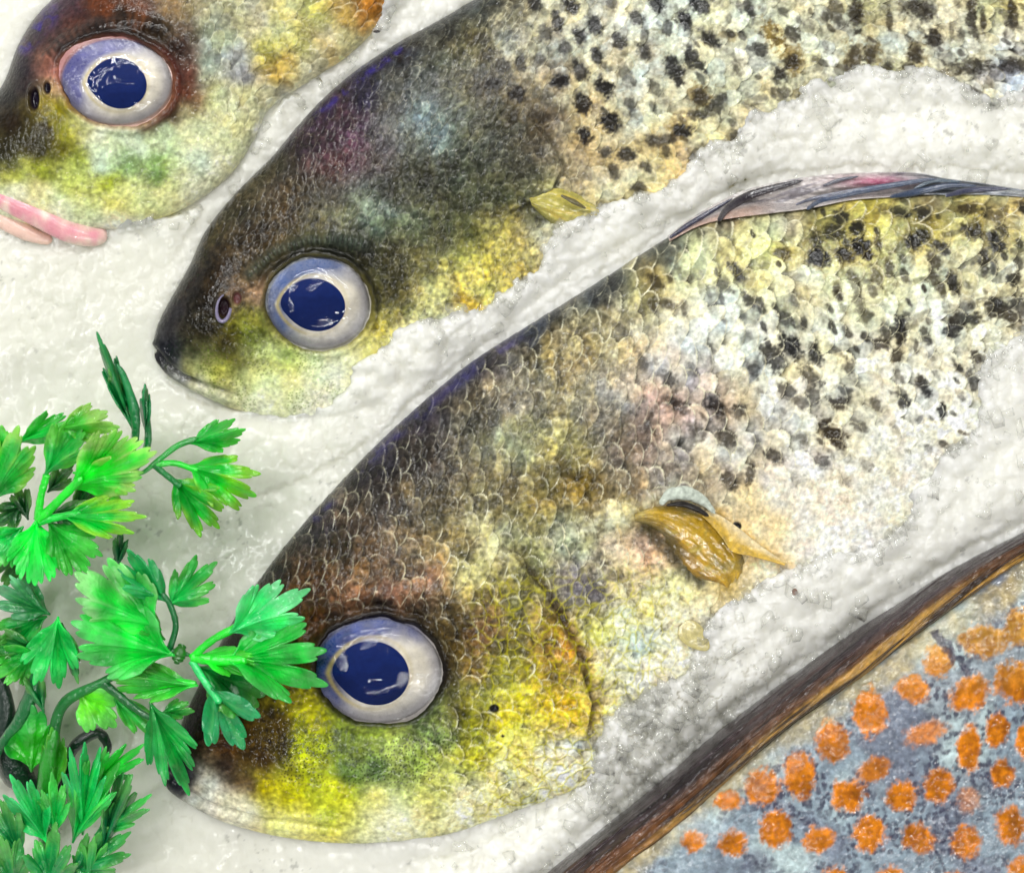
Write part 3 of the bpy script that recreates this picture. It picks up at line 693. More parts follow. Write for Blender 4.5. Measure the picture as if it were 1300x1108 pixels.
def fish2_fn(a, b, s_, t_, v):
    wa = a + 9 * fbm(a, b, 34, 3, 205); wb = b + 9 * fbm(a, b, 34, 3, 206)
    base = rbf(wa, wb, C_pts, 14, 1.8)
    ed, r, u, w = eye_disp(a, b, 404, 385, 65, 58, 8)
    snout = ss(170, 110, np.hypot(a - 240, b - 440))
    cheek = ss(1.3, 1.02, r)
    jaw = ss(420, 450, b) * ss(520, 460, a)
    body = ss(640, 740, a + (100 - b) * .3)
    nomask = np.clip(snout + .85 * cheek + jaw, 0, 1)
    mask = (1 - nomask)
    hd = np.clip(.7 * cheek + jaw, 0, 1); col = texture(a, b, base, 140, .42 - .12 * body - .2 * hd, (1 - .75 * body) * (1 - .8 * hd))
    h, col, cid, du, dv, rim = scale_layer(a, b, s_, t_, col, 21, 25, 240, mask * (.35 + .65 * body), hgt=4.0, rimk=.35, var=.4, basek=.45)
    h2, c2, *_ = scale_layer(a, b, s_, t_, col, 12, 14, 270, (1 - body) * mask * .7, hgt=2.2, rimk=.3, var=.35, basek=.25)
    h = h + h2; col = c2
    fy = spots_field(a, b, C_yel, 320)[..., None]; col = col * (1 - fy) + lin([140, 112, 34]) * fy
    halo = spots_field(a, b, [(p[0], p[1], p[2] * 1.6, p[3] * 1.8, p[4], p[5] * .5) for p in C_spots], 330)[..., None]
    wz = (.5 * ss(200, 100, np.hypot(a - 760, b - 160)) + .3 * ss(940, 1050, a))[..., None]
    col = col * (1 - halo * wz) + lin([178, 148, 92]) * halo * wz
    f = spots_field(a, b, C_spots, 340, .26, 1.3)
    f = np.maximum(f, dashes(s_, t_, a, b, 22, 24, 380, .4) * ss(640, 760, a + (100 - b) * .3) * .75 * ss(250, 150, b))[..., None]
    dk = DARK + (BROWN * .8 - DARK) * (ss(900, 1050, a) * .7)[..., None]
    col = col * (1 - f * .93) + dk * f * .93
    vs = ss(.3, .9, fbm(a, b * .22, 7, 2, 345)) * ss(930, 1030, a)
    col = col * (1 - .22 * vs[..., None])
    h = h + ed
    # brow with its row of fine ribs
    d, sg, al = polydist(a, b, [(318, 348), (350, 320), (390, 306), (430, 303), (462, 310)])
    h = h + 6 * np.exp(-((d) / 9) ** 2)
    rib = np.sin(al * 150) * np.exp(-((d) / 7) ** 2)
    h = h + .9 * rib
    k = (.55 * np.exp(-(d / 9) ** 2))[..., None]; col = col * (1 - k) + lin([84, 98, 84]) * (1 + .5 * rib[..., None]) * k
    h = h - 5 * np.exp(-((r - 1.2) / .1) ** 2) * ss(0, -.4, w)
    k = (.7 * np.exp(-((r - 1.13) / .09) ** 2) * ss(.2, -.5, w - .3 * u))[..., None]; col = col * (1 - k) + lin([34, 34, 26]) * k
    d, sg, al = polydist(a, b, [(560, 250), (610, 300), (625, 350), (600, 400), (560, 430)])
    h = h + 4 * np.where(sg > 0, np.exp(-d / 30), 0)
    # gill edge ring near the fin base
    d, sg, al = polydist(a, b, [(680, 160), (705, 190), (712, 215), (700, 240), (660, 262)])
    h = h + 4 * np.where(sg > 0, np.exp(-d / 18), 0)
    col = col * (1 - .45 * np.exp(-((d * sg + 3) / 5) ** 2)[..., None])
    d, sg, al = polydist(a, b, [(196, 444), (210, 462), (232, 478), (262, 490), (300, 500)])
    h = h - 6 * np.exp(-(d / 3.5) ** 2) * ss(1, .5, al) + 3 * np.exp(-((d - 8) / 5) ** 2)
    k = (.5 * np.exp(-(d / 3) ** 2) * (1 - .6 * al))[..., None]; col = col * (1 - k) + lin([70, 70, 80]) * k
    k = (.8 * ss(0, 7, -d * sg))[..., None] if False else 0
    for (px, py, rx, ry, dep) in ((284, 391, 9, 15, 9), (301, 379, 6, 9, 4)):
        q = np.hypot((a - px) / rx, (b - py) / ry)
        h = h - dep * ss(1.1, .5, q) + 2 * np.exp(-((q - 1.2) / .2) ** 2)
        k = ss(1.05, .6, q)[..., None]; col = col * (1 - k) + lin([70, 42, 52] if dep > 5 else [130, 84, 82]) * k
    f1_, f2_, _ = worley(a, b, 4.2, 215)
    st = ss(.38, .1, f1_) * ss(470, 440, a) * ss(415, 440, b) * ss(.0, .7, fbm(a, b, 30, 3, 218) + .1)
    k = (.6 * st)[..., None]; col = col * (1 - k) + lin([110, 130, 40]) * k
    col = ring_col(col, r, 1.01, 1.03, [120, 112, 60], .6)
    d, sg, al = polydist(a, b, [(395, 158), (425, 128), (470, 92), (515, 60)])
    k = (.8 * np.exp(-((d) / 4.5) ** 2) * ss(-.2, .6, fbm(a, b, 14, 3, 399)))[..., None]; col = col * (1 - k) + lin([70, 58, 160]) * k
    d, sg, al = polydist(a, b, [(430, 160), (450, 210)])
    k = (.3 * np.exp(-(d / 26) ** 2) * ss(-.3, .5, fbm(a, b, 12, 3, 398)))[..., None]; col = col * (1 - k) + lin([100, 56, 84]) * k
    return h, finish(col)

f2 = empty('fish', 700, 180, 0, 'middle fish with dark head and black spots, between the two other big-eyed fish', 'fish', 'dark spotted fish laid on ice')
C_D = [(195, 438), (199, 416), (212, 388), (240, 338), (262, 292), (300, 245), (345, 200), (380, 158), (412, 124), (455, 88), (505, 55), (560, 25), (610, -4), (700, -50), (820, -90), (950, -105), (1100, -100), (1250, -80), (1400, -60), (1560, -20), (1640, 0)]
C_B = [(195, 440), (198, 456), (215, 477), (250, 498), (300, 520), (360, 530), (430, 528), (490, 510), (550, 480), (620, 430), (680, 385), (750, 330), (830, 290), (920, 250), (1010, 200), (1110, 165), (1230, 150), (1360, 135), (1480, 110), (1580, 90), (1645, 80)]
body2, R2b, R2 = build_body(f2, C_D, C_B, 1150, 560, 92, 170, 6, None, fish2_fn, M_fish, upow=1.12, skew=.6)
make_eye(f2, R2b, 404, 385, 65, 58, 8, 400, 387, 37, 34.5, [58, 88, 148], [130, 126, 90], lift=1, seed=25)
th = np.linspace(0, 2 * np.pi, 40)
zz = sample(R2b, 284 + 9 * np.cos(th), 391 + 16 * np.sin(th)) + 1
V, F = tube_arrays(np.stack([284 + 9 * np.cos(th + .2), 391 + 17 * np.sin(th), zz], -1)[:29], 2.0 + .8 * np.sin(th[:29]), 8)
mesh('nostril', W(V[:, 0], V[:, 1], V[:, 2]), F, M_lip, f2, np.repeat(lin([120, 112, 140])[None], len(V), 0))

# ================================================================== fish 3 : top left
A_pts = [
 (5,120,40,36,40),(20,80,60,48,60),(40,40,76,62,80),(60,15,90,70,110),(80,0,90,64,80),(30,110,60,48,52),(20,160,64,46,32),(60,170,72,54,30),(10,190,66,60,40),(40,190,70,56,30),
 (90,30,120,70,50),(130,15,140,80,50),(170,15,130,80,54),(70,60,96,64,54),(100,40,84,62,50),(120,32,50,48,46),(160,26,40,40,36),(200,30,46,36,28),(225,60,70,40,34),(238,90,120,66,56),(235,120,130,72,58),(215,150,110,90,66),(215,10,150,120,76),
 (230,35,130,110,90),(60,80,140,100,90),(75,90,190,120,110),(80,110,200,170,140),(65,130,150,140,60),(75,140,150,146,30),(90,165,150,150,40),(80,185,130,120,30),(110,160,206,206,150),
 (130,170,206,212,190),(170,175,196,206,176),(210,180,186,198,160),(130,200,196,208,180),(100,200,160,170,70),(160,210,140,170,100),(200,200,150,184,110),(200,225,120,150,70),(50,215,160,166,60),(20,225,176,180,90),
 (90,235,196,200,110),(140,235,170,180,70),(160,250,214,214,140),(200,245,224,222,160),(60,250,226,222,170),(20,250,226,222,190),(250,160,196,206,170),(250,200,204,212,176),(270,120,190,196,150),(260,80,172,184,164),(280,50,176,184,150),
 (300,70,150,156,160),(310,90,132,136,150),(320,120,206,200,150),(290,170,214,216,170),(280,220,226,226,190),(240,250,230,228,190),(340,60,180,170,90),(355,90,190,160,80),(350,30,196,190,130),(380,60,200,196,120),
 (420,60,196,180,140),(400,90,214,208,170),(400,20,190,186,110),(440,20,186,150,80),(470,10,180,120,60),(330,20,180,176,150),(290,15,176,176,140),(250,10,160,150,110),(360,120,226,222,190),(340,160,230,228,196),(440,50,214,206,150),
 (300,-60,120,110,80),(150,-50,70,60,50),(450,-80,170,160,110),(60,280,232,226,200),(150,290,232,226,206)]
def fish3_fn(a, b, s_, t_, v):
    wa = a + 8 * fbm(a, b, 30, 3, 405); wb = b + 8 * fbm(a, b, 30, 3, 406)
    base = rbf(wa, wb, A_pts, 13, 1.8)
    ed, r, u, w = eye_disp(a, b, 148, 104, 71, 55, 8)
    cheek = ss(1.3, 1.02, r)
    snout = ss(90, 50, a)
    col = texture(a, b, base, 440, .24, .35)
    mask = (1 - np.clip(cheek + snout, 0, 1)) * ss(230, 300, a + (120 - b) * .4)
    h, col, cid, du, dv, rim = scale_layer(a, b, s_, t_, col, 19, 22, 540, mask * .8, hgt=2.8, rimk=.4, var=.4, basek=.3)
    f1_, f2_, _ = worley(a + 5 * fbm(a, b, 15, 2, 3), b, 11, 512)
    h = h + 1.2 * (1 - f1_) * ss(150, 175, b) * (1 - snout)
    col = col * (1 + .16 * ((1 - f1_) - .5) * ss(150, 175, b))[..., None]
    h = h + ed
    d, sg, al = polydist(a, b, [(60, 75), (85, 50), (120, 34), (165, 27), (205, 36), (232, 62)])
    h = h + 5 * np.exp(-(d / 9) ** 2)
    col = col * (1 + .3 * (np.sin(al * 140) * np.exp(-(d / 8) ** 2)))[..., None]
    k = (.75 * np.exp(-((r - 1.1) / .1) ** 2) * ss(.2, -.6, w))[..., None]; col = col * (1 - k) + lin([42, 36, 34]) * k
    k = (.75 * np.exp(-((r - 1.12) / .09) ** 2) * ss(.3, .8, u))[..., None]; col = col * (1 - k) + lin([120, 62, 50]) * k
    for (px, py, rx, ry, dep) in ((43, 126, 7, 16, 9), (60, 112, 5, 9, 5)):
        q = np.hypot((a - px) / rx, (b - py) / ry)
        h = h - dep * ss(1.1, .5, q) + 2 * np.exp(-((q - 1.2) / .2) ** 2)
        k = ss(1.05, .6, q)[..., None]; col = col * (1 - k) + lin([48, 34, 60]) * k
    col = ring_col(col, r, .99, 1.02, [170, 110, 84], .5)
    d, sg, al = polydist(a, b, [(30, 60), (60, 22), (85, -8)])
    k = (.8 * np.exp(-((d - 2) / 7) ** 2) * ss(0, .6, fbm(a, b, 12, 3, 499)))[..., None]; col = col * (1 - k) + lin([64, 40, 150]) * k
    d, sg, al = polydist(a, b, [(320, 20), (345, 60), (356, 118)])
    h = h + 3 * np.where(sg > 0, np.exp(-d / 18), 0)
    return h, finish(col)

f3 = empty('fish', 180, 80, 0, 'pale fish with red rimmed eye and parted pink lips in the corner', 'fish', 'dark spotted fish laid on ice')
A_D = [(-62, 232), (-50, 190), (-25, 145), (4, 106), (22, 60), (45, 22), (78, -12), (120, -60), (180, -110), (260, -160), (360, -200), (470, -230), (590, -260), (700, -290), (740, -300)]
A_B = [(-62, 234), (-52, 256), (-20, 274), (40, 288), (110, 294), (185, 284), (245, 258), (292, 222), (322, 178), (342, 138), (385, 108), (448, 66), (500, 10), (590, -90), (690, -190), (745, -240)]
body3, R3b, R3 = build_body(f3, A_D, A_B, 620, 440, 100, 150, 4, None, fish3_fn, M_fish, upow=1.1)
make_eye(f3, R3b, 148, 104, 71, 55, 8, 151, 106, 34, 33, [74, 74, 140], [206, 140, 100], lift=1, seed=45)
# lips
def lip(pts, rads, colr, seed, z=60):
    path = catmull([(p[0], p[1], p[2]) for p in pts], 60)
    q = np.linspace(0, 1, 60); r = np.interp(q, np.linspace(0, 1, len(rads)), rads); r[-1] *= .4; r[-2] *= .8
    V, F = tube_arrays(path, r, 20, .8)
    c = lin(colr)[None] * np.ones((len(V), 1)); n = fbm(V[:, 0], V[:, 1], 26, 3, seed); k = ss(-.2, .9, n)[:, None]
    c = c * (1 - k) + lin([236, 214, 196]) * k
    mesh('lip', W(V[:, 0], V[:, 1], V[:, 2]), F, M_lip, f3, c)
lip([(-60, 212, 26), (-25, 233, 32), (10, 254, 33), (45, 272, 30), (85, 292, 24), (118, 300, 16), (134, 294, 8)], [12, 14, 15, 15, 15, 15, 11], [222, 150, 160], 3)
lip([(-60, 232, 10), (-25, 258, 14), (10, 282, 14), (40, 298, 12), (66, 306, 8)], [15, 15, 13, 11, 6], [232, 196, 180], 4)

# ================================================================== fish 4 : orange spotted
D_spots = [(1248,814,30,19,5,.95),(1300,796,22,26,60,.95),(1192,840,18,20,0,.85),(1158,874,21,16,10,.95),(1232,880,27,20,-40,.95),(1290,866,27,24,30,1),(1104,904,20,28,0,1),(1056,940,20,25,-10,1),
 (1016,984,19,30,-10,.95),(1110,976,20,16,-20,.75),(1174,930,28,15,-20,.6),(1230,950,15,27,0,1),(1266,926,15,21,10,.95),(1272,982,15,18,0,.85),(1192,996,18,23,15,.9),(1076,1010,21,20,0,.95),(1144,1010,20,18,0,.9),
 (968,998,21,22,0,.95),(924,1016,18,12,0,.85),(1304,940,14,22,0,.9),(1230,1016,16,16,0,.45),(985,1052,20,22,0,.95),(1040,1066,19,16,0,.9),(1104,1058,20,22,0,.9),(1166,1064,22,18,30,.9),(1226,1068,18,22,0,.9),(1284,1048,18,24,0,.9),
 (930,1070,18,16,0,.85),(880,1068,15,14,0,.8),(1330,1020,20,24,0,.9),(1340,900,22,20,0,.9),(1350,820,24,22,0,.9),(1360,760,22,20,0,.9),(1390,860,22,20,0,.9),(1390,960,22,24,0,.9),(1300,1110,22,22,0,.9),(1210,1124,22,18,0,.9),(1130,1120,18,22,0,.9),(1060,1120,18,22,0,.9),(1400,1040,20,22,0,.9)]
def fish4_fn(a, b, s_, t_, v):
    wa = a + 6 * fbm(a, b, 24, 3, 605); wb = b + 6 * fbm(a, b, 24, 3, 606)
    n = fbm(a, b, 90, 3, 610)
    pale = ss(-.1, .6, n + .8 * ss(940, 840, b) - .1)[..., None]
    base = lin([136, 152, 162]) * (1 - pale) + lin([178, 196, 196]) * pale
    pk = ss(.1, .7, fbm(a, b, 70, 3, 620) + .45 * np.exp(-(np.hypot(a - 1170, b - 945) / 70) ** 2))[..., None]
    base = base * (1 - pk * .5) + lin([88, 82, 104]) * pk * .5
    # yellow along the fin base
    d, sg, al = polydist(a, b, [(700, 1170), (830, 1062), (905, 1000), (985, 938), (1070, 880), (1130, 846), (1190, 800), (1250, 760), (1310, 722), (1400, 680)])
    inner = d * sg
    k = (.55 * ss(32, 4, np.abs(inner - 4) + 12 * fbm(a, b, 22, 3, 622)))[..., None]
    base = base * (1 - k) + (lin([176, 150, 70]) * (1 + .4 * fbm(a, b, 12, 3, 624)[..., None])) * k
    col = base * np.exp(.22 * fbm(a, b, 8, 3, 630))[..., None]
    # honeycomb of small dark dots
    f1_, f2_, cid = worley(a + 3 * fbm(a, b, 12, 2, 1), b + 3 * fbm(a, b, 12, 2, 2), 8.4, 650, .8)
    dens = ss(-.25, .55, fbm(a, b, 46, 3, 652) + .35 * ss(850, 1000, b))
    dot = ss(.6, .26, f1_ + .1 * fbm(a, b, 3, 1, 9)) * (.25 + .75 * dens) * ss(.15, .3, cid)
    sp = spots_field(a, b, D_spots, 660, .16, 1.1)
    halo = spots_field(a, b, [(p[0], p[1], p[2] * 1.4, p[3] * 1.4, p[4], p[5]) for p in D_spots], 661, .3, 1.25)
    core = ss(.02, .85, sp)
    oc = lin([234, 138, 24]) * (1 - .3 * fbm(a, b, 12, 3, 670)[..., None]); light = ss(900, 800, b)[..., None]
    oc = oc * (1 - light) + lin([236, 172, 72]) * light
    oc = oc * (.72 + .28 * ss(1, .3, sp))[..., None]
    oc2 = oc * (1 - .35 * ss(.0, .8, fbm(a, b, 30, 2, 671))[..., None]) 
    col = col * (1 - core[..., None]) + oc2 * core[..., None]
    ringd = (halo - sp).clip(0, 1)
    dot = np.maximum(dot, ss(.5, .2, f1_) * core * ss(.3, .5, cid) * .8)
    dotk = dot * (.6 + .5 * ringd) * (1 - .2 * core) * ss(-6, 14, inner - 18)
    col = col * (1 - np.clip(dotk, 0, 1)[..., None] * .82) + (lin([48, 44, 66]) * (1 - core[..., None]) + lin([110, 44, 16]) * core[..., None]) * np.clip(dotk, 0, 1)[..., None] * .82
    # dark streak near the top
    d2, _, _ = polydist(a, b, [(1188, 806), (1206, 826), (1228, 852)])
    k = (.85 * ss(9, 3, d2 + 4 * fbm(a, b, 6, 2, 8)))[..., None]; col = col * (1 - k) + lin([50, 46, 66]) * k
    h = 1.0 * (.5 - f1_) + 1.6 * fbm(a, b, 30, 3, 680) + 1.2 * core
    return h, np.clip(col * .95, .003, .8)
f4 = empty('fish', 1150, 1000, 0, 'grey blue fish covered with bright orange spots, at the lower right corner', 'fish')
D_D = [(560, 1260), (610, 1190), (700, 1108), (812, 1018), (900, 943), (1000, 866), (1100, 797), (1200, 733), (1300, 681), (1420, 630), (1560, 600), (1680, 590)]
D_B = [(562, 1262), (640, 1330), (760, 1400), (900, 1440), (1030, 1440), (1150, 1420), (1270, 1370), (1380, 1300), (1480, 1200), (1560, 1080), (1630, 950), (1690, 820)]
body4, R4b, R4 = build_body(f4, D_D, D_B, 800, 620, 122, 200, 20, None, fish4_fn, M_group, flat=.7)
# folded dorsal fin: a striated ribbon lying on the back edge
out_ = catmull([(610, 1184), (700, 1102), (812, 1012), (900, 937), (1000, 860), (1040, 830), (1100, 789), (1150, 758), (1200, 726), (1300, 674), (1420, 622), (1540, 594)], 900)
inn_ = catmull([(640, 1250), (740, 1150), (860, 1058), (925, 1000), (1000, 934), (1040, 905), (1095, 868), (1140, 832), (1190, 795), (1300, 716), (1420, 652), (1540, 612)], 900)
nv_ = 90; vv = np.linspace(0, 1, nv_)[None, :]
inn_ = inn_ * .88 + out_ * .12; a = out_[:, :1] * (1 - vv) + inn_[:, :1] * vv; b = out_[:, 1:] * (1 - vv) + inn_[:, 1:] * vv
ss_ = np.linspace(0, 1250, 900)[:, None] * np.ones_like(vv)
tt = vv * 62 + 7 * np.sin(ss_ / 120) + ss_ * .03
str_ = fbm(ss_ * .05, tt, 7, 4, 701); str2 = fbm(ss_ * .03, tt, 18, 2, 705)
nick = fbm(ss_, tt * 2, 12, 3, 707)
zs = np.maximum(sample(blur(np.maximum(R4b, -5), 5), a, b), 6)
lift = 6 + 9 * np.sin(np.pi * np.clip(vv * .9 + .1, 0, 1)) ** .5 + 3.6 * str_ + 2.5 * str2 + 1.2 * nick
lift = lift * ss(0, .06, 1 - vv) - 8 * ss(.05, 0, vv)
k1 = ss(.35, .65, vv + .2 * str2); k2 = ss(.66, .92, vv + .2 * str2)
cc = lin([58, 48, 52]) * (1 - k1[..., None]) + lin([88, 60, 40]) * k1[..., None]
cc = cc * (1 - k2[..., None]) + lin([160, 122, 58]) * k2[..., None]
dkk = ss(-.05, .6, str_)[..., None]; cc = cc * (1 - .9 * dkk) + lin([26, 20, 24]) * .9 * dkk
ork = (ss(.1, .7, -str2 + .1 * nick) * ss(.4, .6, vv) * .3)[..., None]; cc = cc * (1 - ork) + lin([150, 96, 50]) * ork
cc = cc * np.exp(.3 * nick)[..., None]
mesh('dorsal_fin', W(a, b, zs + lift), gridfaces(900, nv_)[:, ::-1], M_group, f4, cc.reshape(-1, 3))

# ------------------------------------------------------------------ fins of the spotted fish
def blade(name, parent, outer, inner, nu, nv, zfun, colfun, mat, ray=0, raylen=9):
    o = catmull(outer, nu); i = catmull(inner, nu); v = np.linspace(0, 1, nv)[None, :]
    a = i[:, :1] * (1 - v) + o[:, :1] * v; b = i[:, 1:] * (1 - v) + o[:, 1:] * v
    u = np.linspace(0, 1, nu)[:, None] * np.ones_like(v); vv_ = v * np.ones_like(u)
    z = zfun(a, b, u, vv_)
    c = colfun(a, b, u, vv_)
    ob = mesh(name, W(a, b, z), gridfaces(nu, nv), mat, parent, c.reshape(-1, 3))
    md = ob.modifiers.new('thickness', 'SOLIDIFY'); md.thickness = 1.2 * S; md.offset = 0
    return ob
R1s = blur(np.maximum(R1, 0), 4)
def zf(a, b, u, v):
    return np.maximum(sample(R1s, a, b), 26) + 6 + 9 * np.sin(np.pi * np.clip(u, 0, 1)) * v + 2.2 * np.sin(v * 9 + u * 5) + 1.5 * fbm(a * .3 + b, b * 2 - a * .5, 12, 3, 720)
def cf(a, b, u, v):
    n = fbm(a * .25 + b * .2, b * 1.6 + a * .5, 10, 4, 721)
    c = lin([188, 180, 176]) * np.exp(.25 * n)[..., None]
    k = ss(.15, .7, n)[..., None] * .7; c = c * (1 - k) + lin([84, 82, 98]) * k
    k = (np.exp(-((a - 1115) / 50) ** 2) * np.exp(-((b - 231) / 8) ** 2))[..., None]; c = c * (1 - k) + lin([166, 84, 112]) * k
    k = (ss(1000, 940, a) * ss(.5, .2, v) * .7)[..., None]; c = c * (1 - k) + lin([176, 136, 116]) * k
    k = (ss(1100, 1200, a) * .6)[..., None]; c = c * (1 - k) + lin([112, 126, 136]) * k
    return c
fin1 = blade('dorsal_fin', f1, [(848, 300), (880, 276), (930, 248), (970, 235), (1010, 227), (1060, 221), (1120, 219), (1165, 220), (1200, 227), (1240, 232), (1290, 240), (1360, 250)],
      [(850, 306), (890, 286), (930, 277), (985, 270), (1030, 264), (1080, 254), (1130, 250), (1170, 247), (1210, 247), (1250, 247), (1300, 250), (1362, 256)], 400, 60, zf, cf, M_fin)
for pts, r0, colr in (([(912, 281), (925, 264), (950, 249), (985, 238), (1020, 229)], 5.5, [44, 38, 44]), ([(850, 302), (875, 285), (900, 270), (930, 252)], 3.5, [50, 50, 70]),
                ([(1024, 266), (1045, 254), (1085, 244), (1130, 236), (1172, 229), (1190, 227)], 4.5, [60, 72, 96]), ([(1130, 250), (1165, 244), (1205, 236), (1240, 236)], 4.5, [56, 68, 90]),
                ([(1200, 249), (1225, 243), (1255, 240), (1280, 240)], 4.0, [62, 64, 84]), ([(1045, 236), (1065, 229), (1090, 224)], 2.5, [70, 70, 84]), ([(1160, 240), (1185, 230), (1220, 231)], 2.6, [70, 86, 100]),
                ([(1010, 260), (1030, 253), (1060, 246), (1100, 238)], 2.5, [104, 106, 120])):
    p3 = [(x, y, float(max(sample(R1s, x, y), 26)) + 17 + 4 * k / len(pts)) for k, (x, y) in enumerate(pts)]
    tube('spine', p3, [r0 * .5, r0, r0, r0 * .8, r0 * .35], M_fin, fin1, n=12, samples=50, flat=.6, col=colr)
# pectoral fin, front fish
R1w = blur(np.maximum(R1, 0), 6)
def zp(a, b, u, v):
    return sample(R1w, a, b) - 3 + 12 * np.sin(np.pi * np.clip(v, 0, 1)) ** .7 * (1 - .45 * u) + 1.4 * fbm(u * 70, v * 90, 14, 4, 730) - 4 * ss(.8, 1, u)
def cp(a, b, u, v):
    n = .7 * fbm(u * 60, v * 80, 18, 4, 731) + .3 * fbm(u * 10, v * 190, 8, 3, 732)
    c = lin([178, 142, 34]) * np.exp(.42 * n)[..., None]; ee = (ss(.5, .1, v) * ss(.2, .5, u) * .5)[..., None]; c = c * (1 - ee) + lin([200, 140, 20]) * ee
    gg = (ss(.15, .8, fbm(a, b, 16, 3, 737)) * .5)[..., None]; c = c * (1 - gg) + lin([110, 104, 44]) * gg
    ww = (ss(.5, 1., fbm(a, b, 9, 3, 739)) * .6)[..., None]; c = c * (1 - ww) + lin([206, 184, 90]) * ww
    k = (ss(.4, .0, v + .15 * n) * .9)[..., None]; c = c * (1 - k) + lin([74, 66, 32]) * k
    k = (ss(.75, 1, v) * .7)[..., None]; c = c * (1 - k) + lin([84, 74, 40]) * k
    k = (ss(.2, .0, u) * .6)[..., None]; c = c * (1 - k) + lin([150, 140, 80]) * k
    return c
pf = blade('pectoral_fin', f1, [(806, 652), (830, 643), (862, 642), (896, 650), (922, 668), (940, 690), (947, 712), (942, 732), (928, 746)],
      [(806, 662), (824, 668), (838, 678), (850, 694), (862, 712), (876, 728), (892, 738), (908, 742), (922, 747)], 160, 60, zp, cp, M_fin)
# tattered rear edge and the pale skin fold over the fin
def zp2(a, b, u, v): return sample(R1w, a, b) + 4 + 12 * (1 - v) + 1.5 * fbm(a, b, 8, 3, 733)
def cp2(a, b, u, v):
    n = fbm(u * 90, v * 20, 9, 3, 735); c = lin([206, 168, 62]) * np.exp(.25 * n)[..., None]
    k = ss(.3, 1, v + .2 * n)[..., None]; return c * (1 - k) + lin([228, 208, 160]) * k
blade('fin_fold', f1, [(896, 648), (915, 655), (940, 672), (962, 690), (985, 706), (1000, 714)], [(892, 655), (905, 668), (918, 684), (930, 700), (955, 706), (996, 717)], 90, 30, zp2, cp2, M_fin)
tube('fin_ray', [(905, 738, 60), (925, 742, 58), (922, 758, 52), (912, 774, 46)], [3, 3.5, 2, .8], M_fin, pf, col=[186, 146, 50])
for pp in ([(838, 640), (850, 628), (872, 626), (893, 636), (908, 652)],):
    p3 = [(x, y, float(sample(R1w, x, y)) + 12) for x, y in pp]
    tube('skin_fold', p3, [3, 8, 9, 6, 2], M_fish, f1, n=16, samples=60, flat=.6, col=[190, 198, 184], bump=.08, seed=4)
p3 = [(x, y, float(sample(R1w, x, y)) + 15) for x, y in [(846, 641), (866, 640), (884, 646), (900, 655)]]
tube('fin_base', p3, [1.5, 4, 4, 2], M_fish, f1, n=12, samples=40, col=[40, 36, 34])
# pectoral fin, middle fish
R2w = blur(np.maximum(R2, 0), 6)
def zq(a, b, u, v): return sample(R2w, a, b) - 2 + 10 * np.sin(np.pi * v) + 1.2 * fbm(u * 60, v * 120, 12, 3, 740)
def cq(a, b, u, v):
    n = fbm(u * 30, v * 120, 14, 4, 741); c = lin([176, 166, 80]) * np.exp(.45 * n)[..., None]
    k = (ss(.3, .0, v) * .7)[..., None]; c = c * (1 - k) + lin([90, 92, 40]) * k
    k = (ss(.3, .8, n) * .4)[..., None]; return c * (1 - k) + lin([180, 140, 30]) * k
blade('pectoral_fin', f2, [(672, 252), (698, 240), (725, 243), (750, 256), (768, 266)], [(676, 262), (690, 276), (706, 288), (728, 290), (762, 276)], 100, 40, zq, cq, M_fin)
p3 = [(x, y, float(sample(R2w, x, y)) + 16) for x, y in [(712, 248), (728, 256), (744, 265)]]
tube('fin_ray', p3, [1.5, 3.5, 1.5], M_fin, f2, col=[92, 84, 46])

# ================================================================== ice
print('ice')
base = 5 * fbm(RA, RB, 170, 3, 801) + 1.5 * fbm(RA, RB, 40, 3, 803)
smooth_l = ss(300, 520, RA + (500 - RB) * .2)
ice = base + 6 + 15 * np.clip(blur((np.maximum(R1, R4) > 0).astype(float), 40) * 1.8, 0, 1)
def cover(P, R, ice, sig=46, extra=8, edge=9, floor=0, amp=1.0):
    F = blur(np.maximum(R, 0), sig)
    n = edge * fbm(RA, RB, 42, 4, 811, .6) + 4 * fbm(RA, RB, 9, 2, 812)
    ins = inside(RA, RB, P)
    near = blur(ins.astype(float), 5)
    # signed distance from the blurred mask, roughened
    m = blur(ins.astype(float), 12); sd = (m - .5) * 46
    k = ss(-3, 5, sd + n)
    f1_, f2_, cid = worley(RA + 8 * fbm(RA, RB, 30, 2, 3), RB + 8 * fbm(RA, RB, 30, 2, 4), 26, 815)
    g1, g2, cid2 = worley(RA, RB, 11, 817)
    lump = 9 * facets(RA + 6 * fbm(RA, RB, 20, 2, 3), RB, 44, 815, 1.6) + 4.5 * facets(RA, RB, 17, 816, 2.0)
    top = np.maximum(np.maximum(R, 0) + extra * ss(-2, 22, sd + n), F * .9) + amp * (lump - 4) * .8 + 5 * fbm(RA, RB, 60, 3, 819)
    fl = blur(ins.astype(float), 34); top = np.maximum(top, floor * ss(.3, 1, fl) + amp * (lump - 4) * .5 * ss(.3, .8, fl) + ice)
    return np.where(k > 0, ice * (1 - k) + np.maximum(top, ice) * k, ice), k
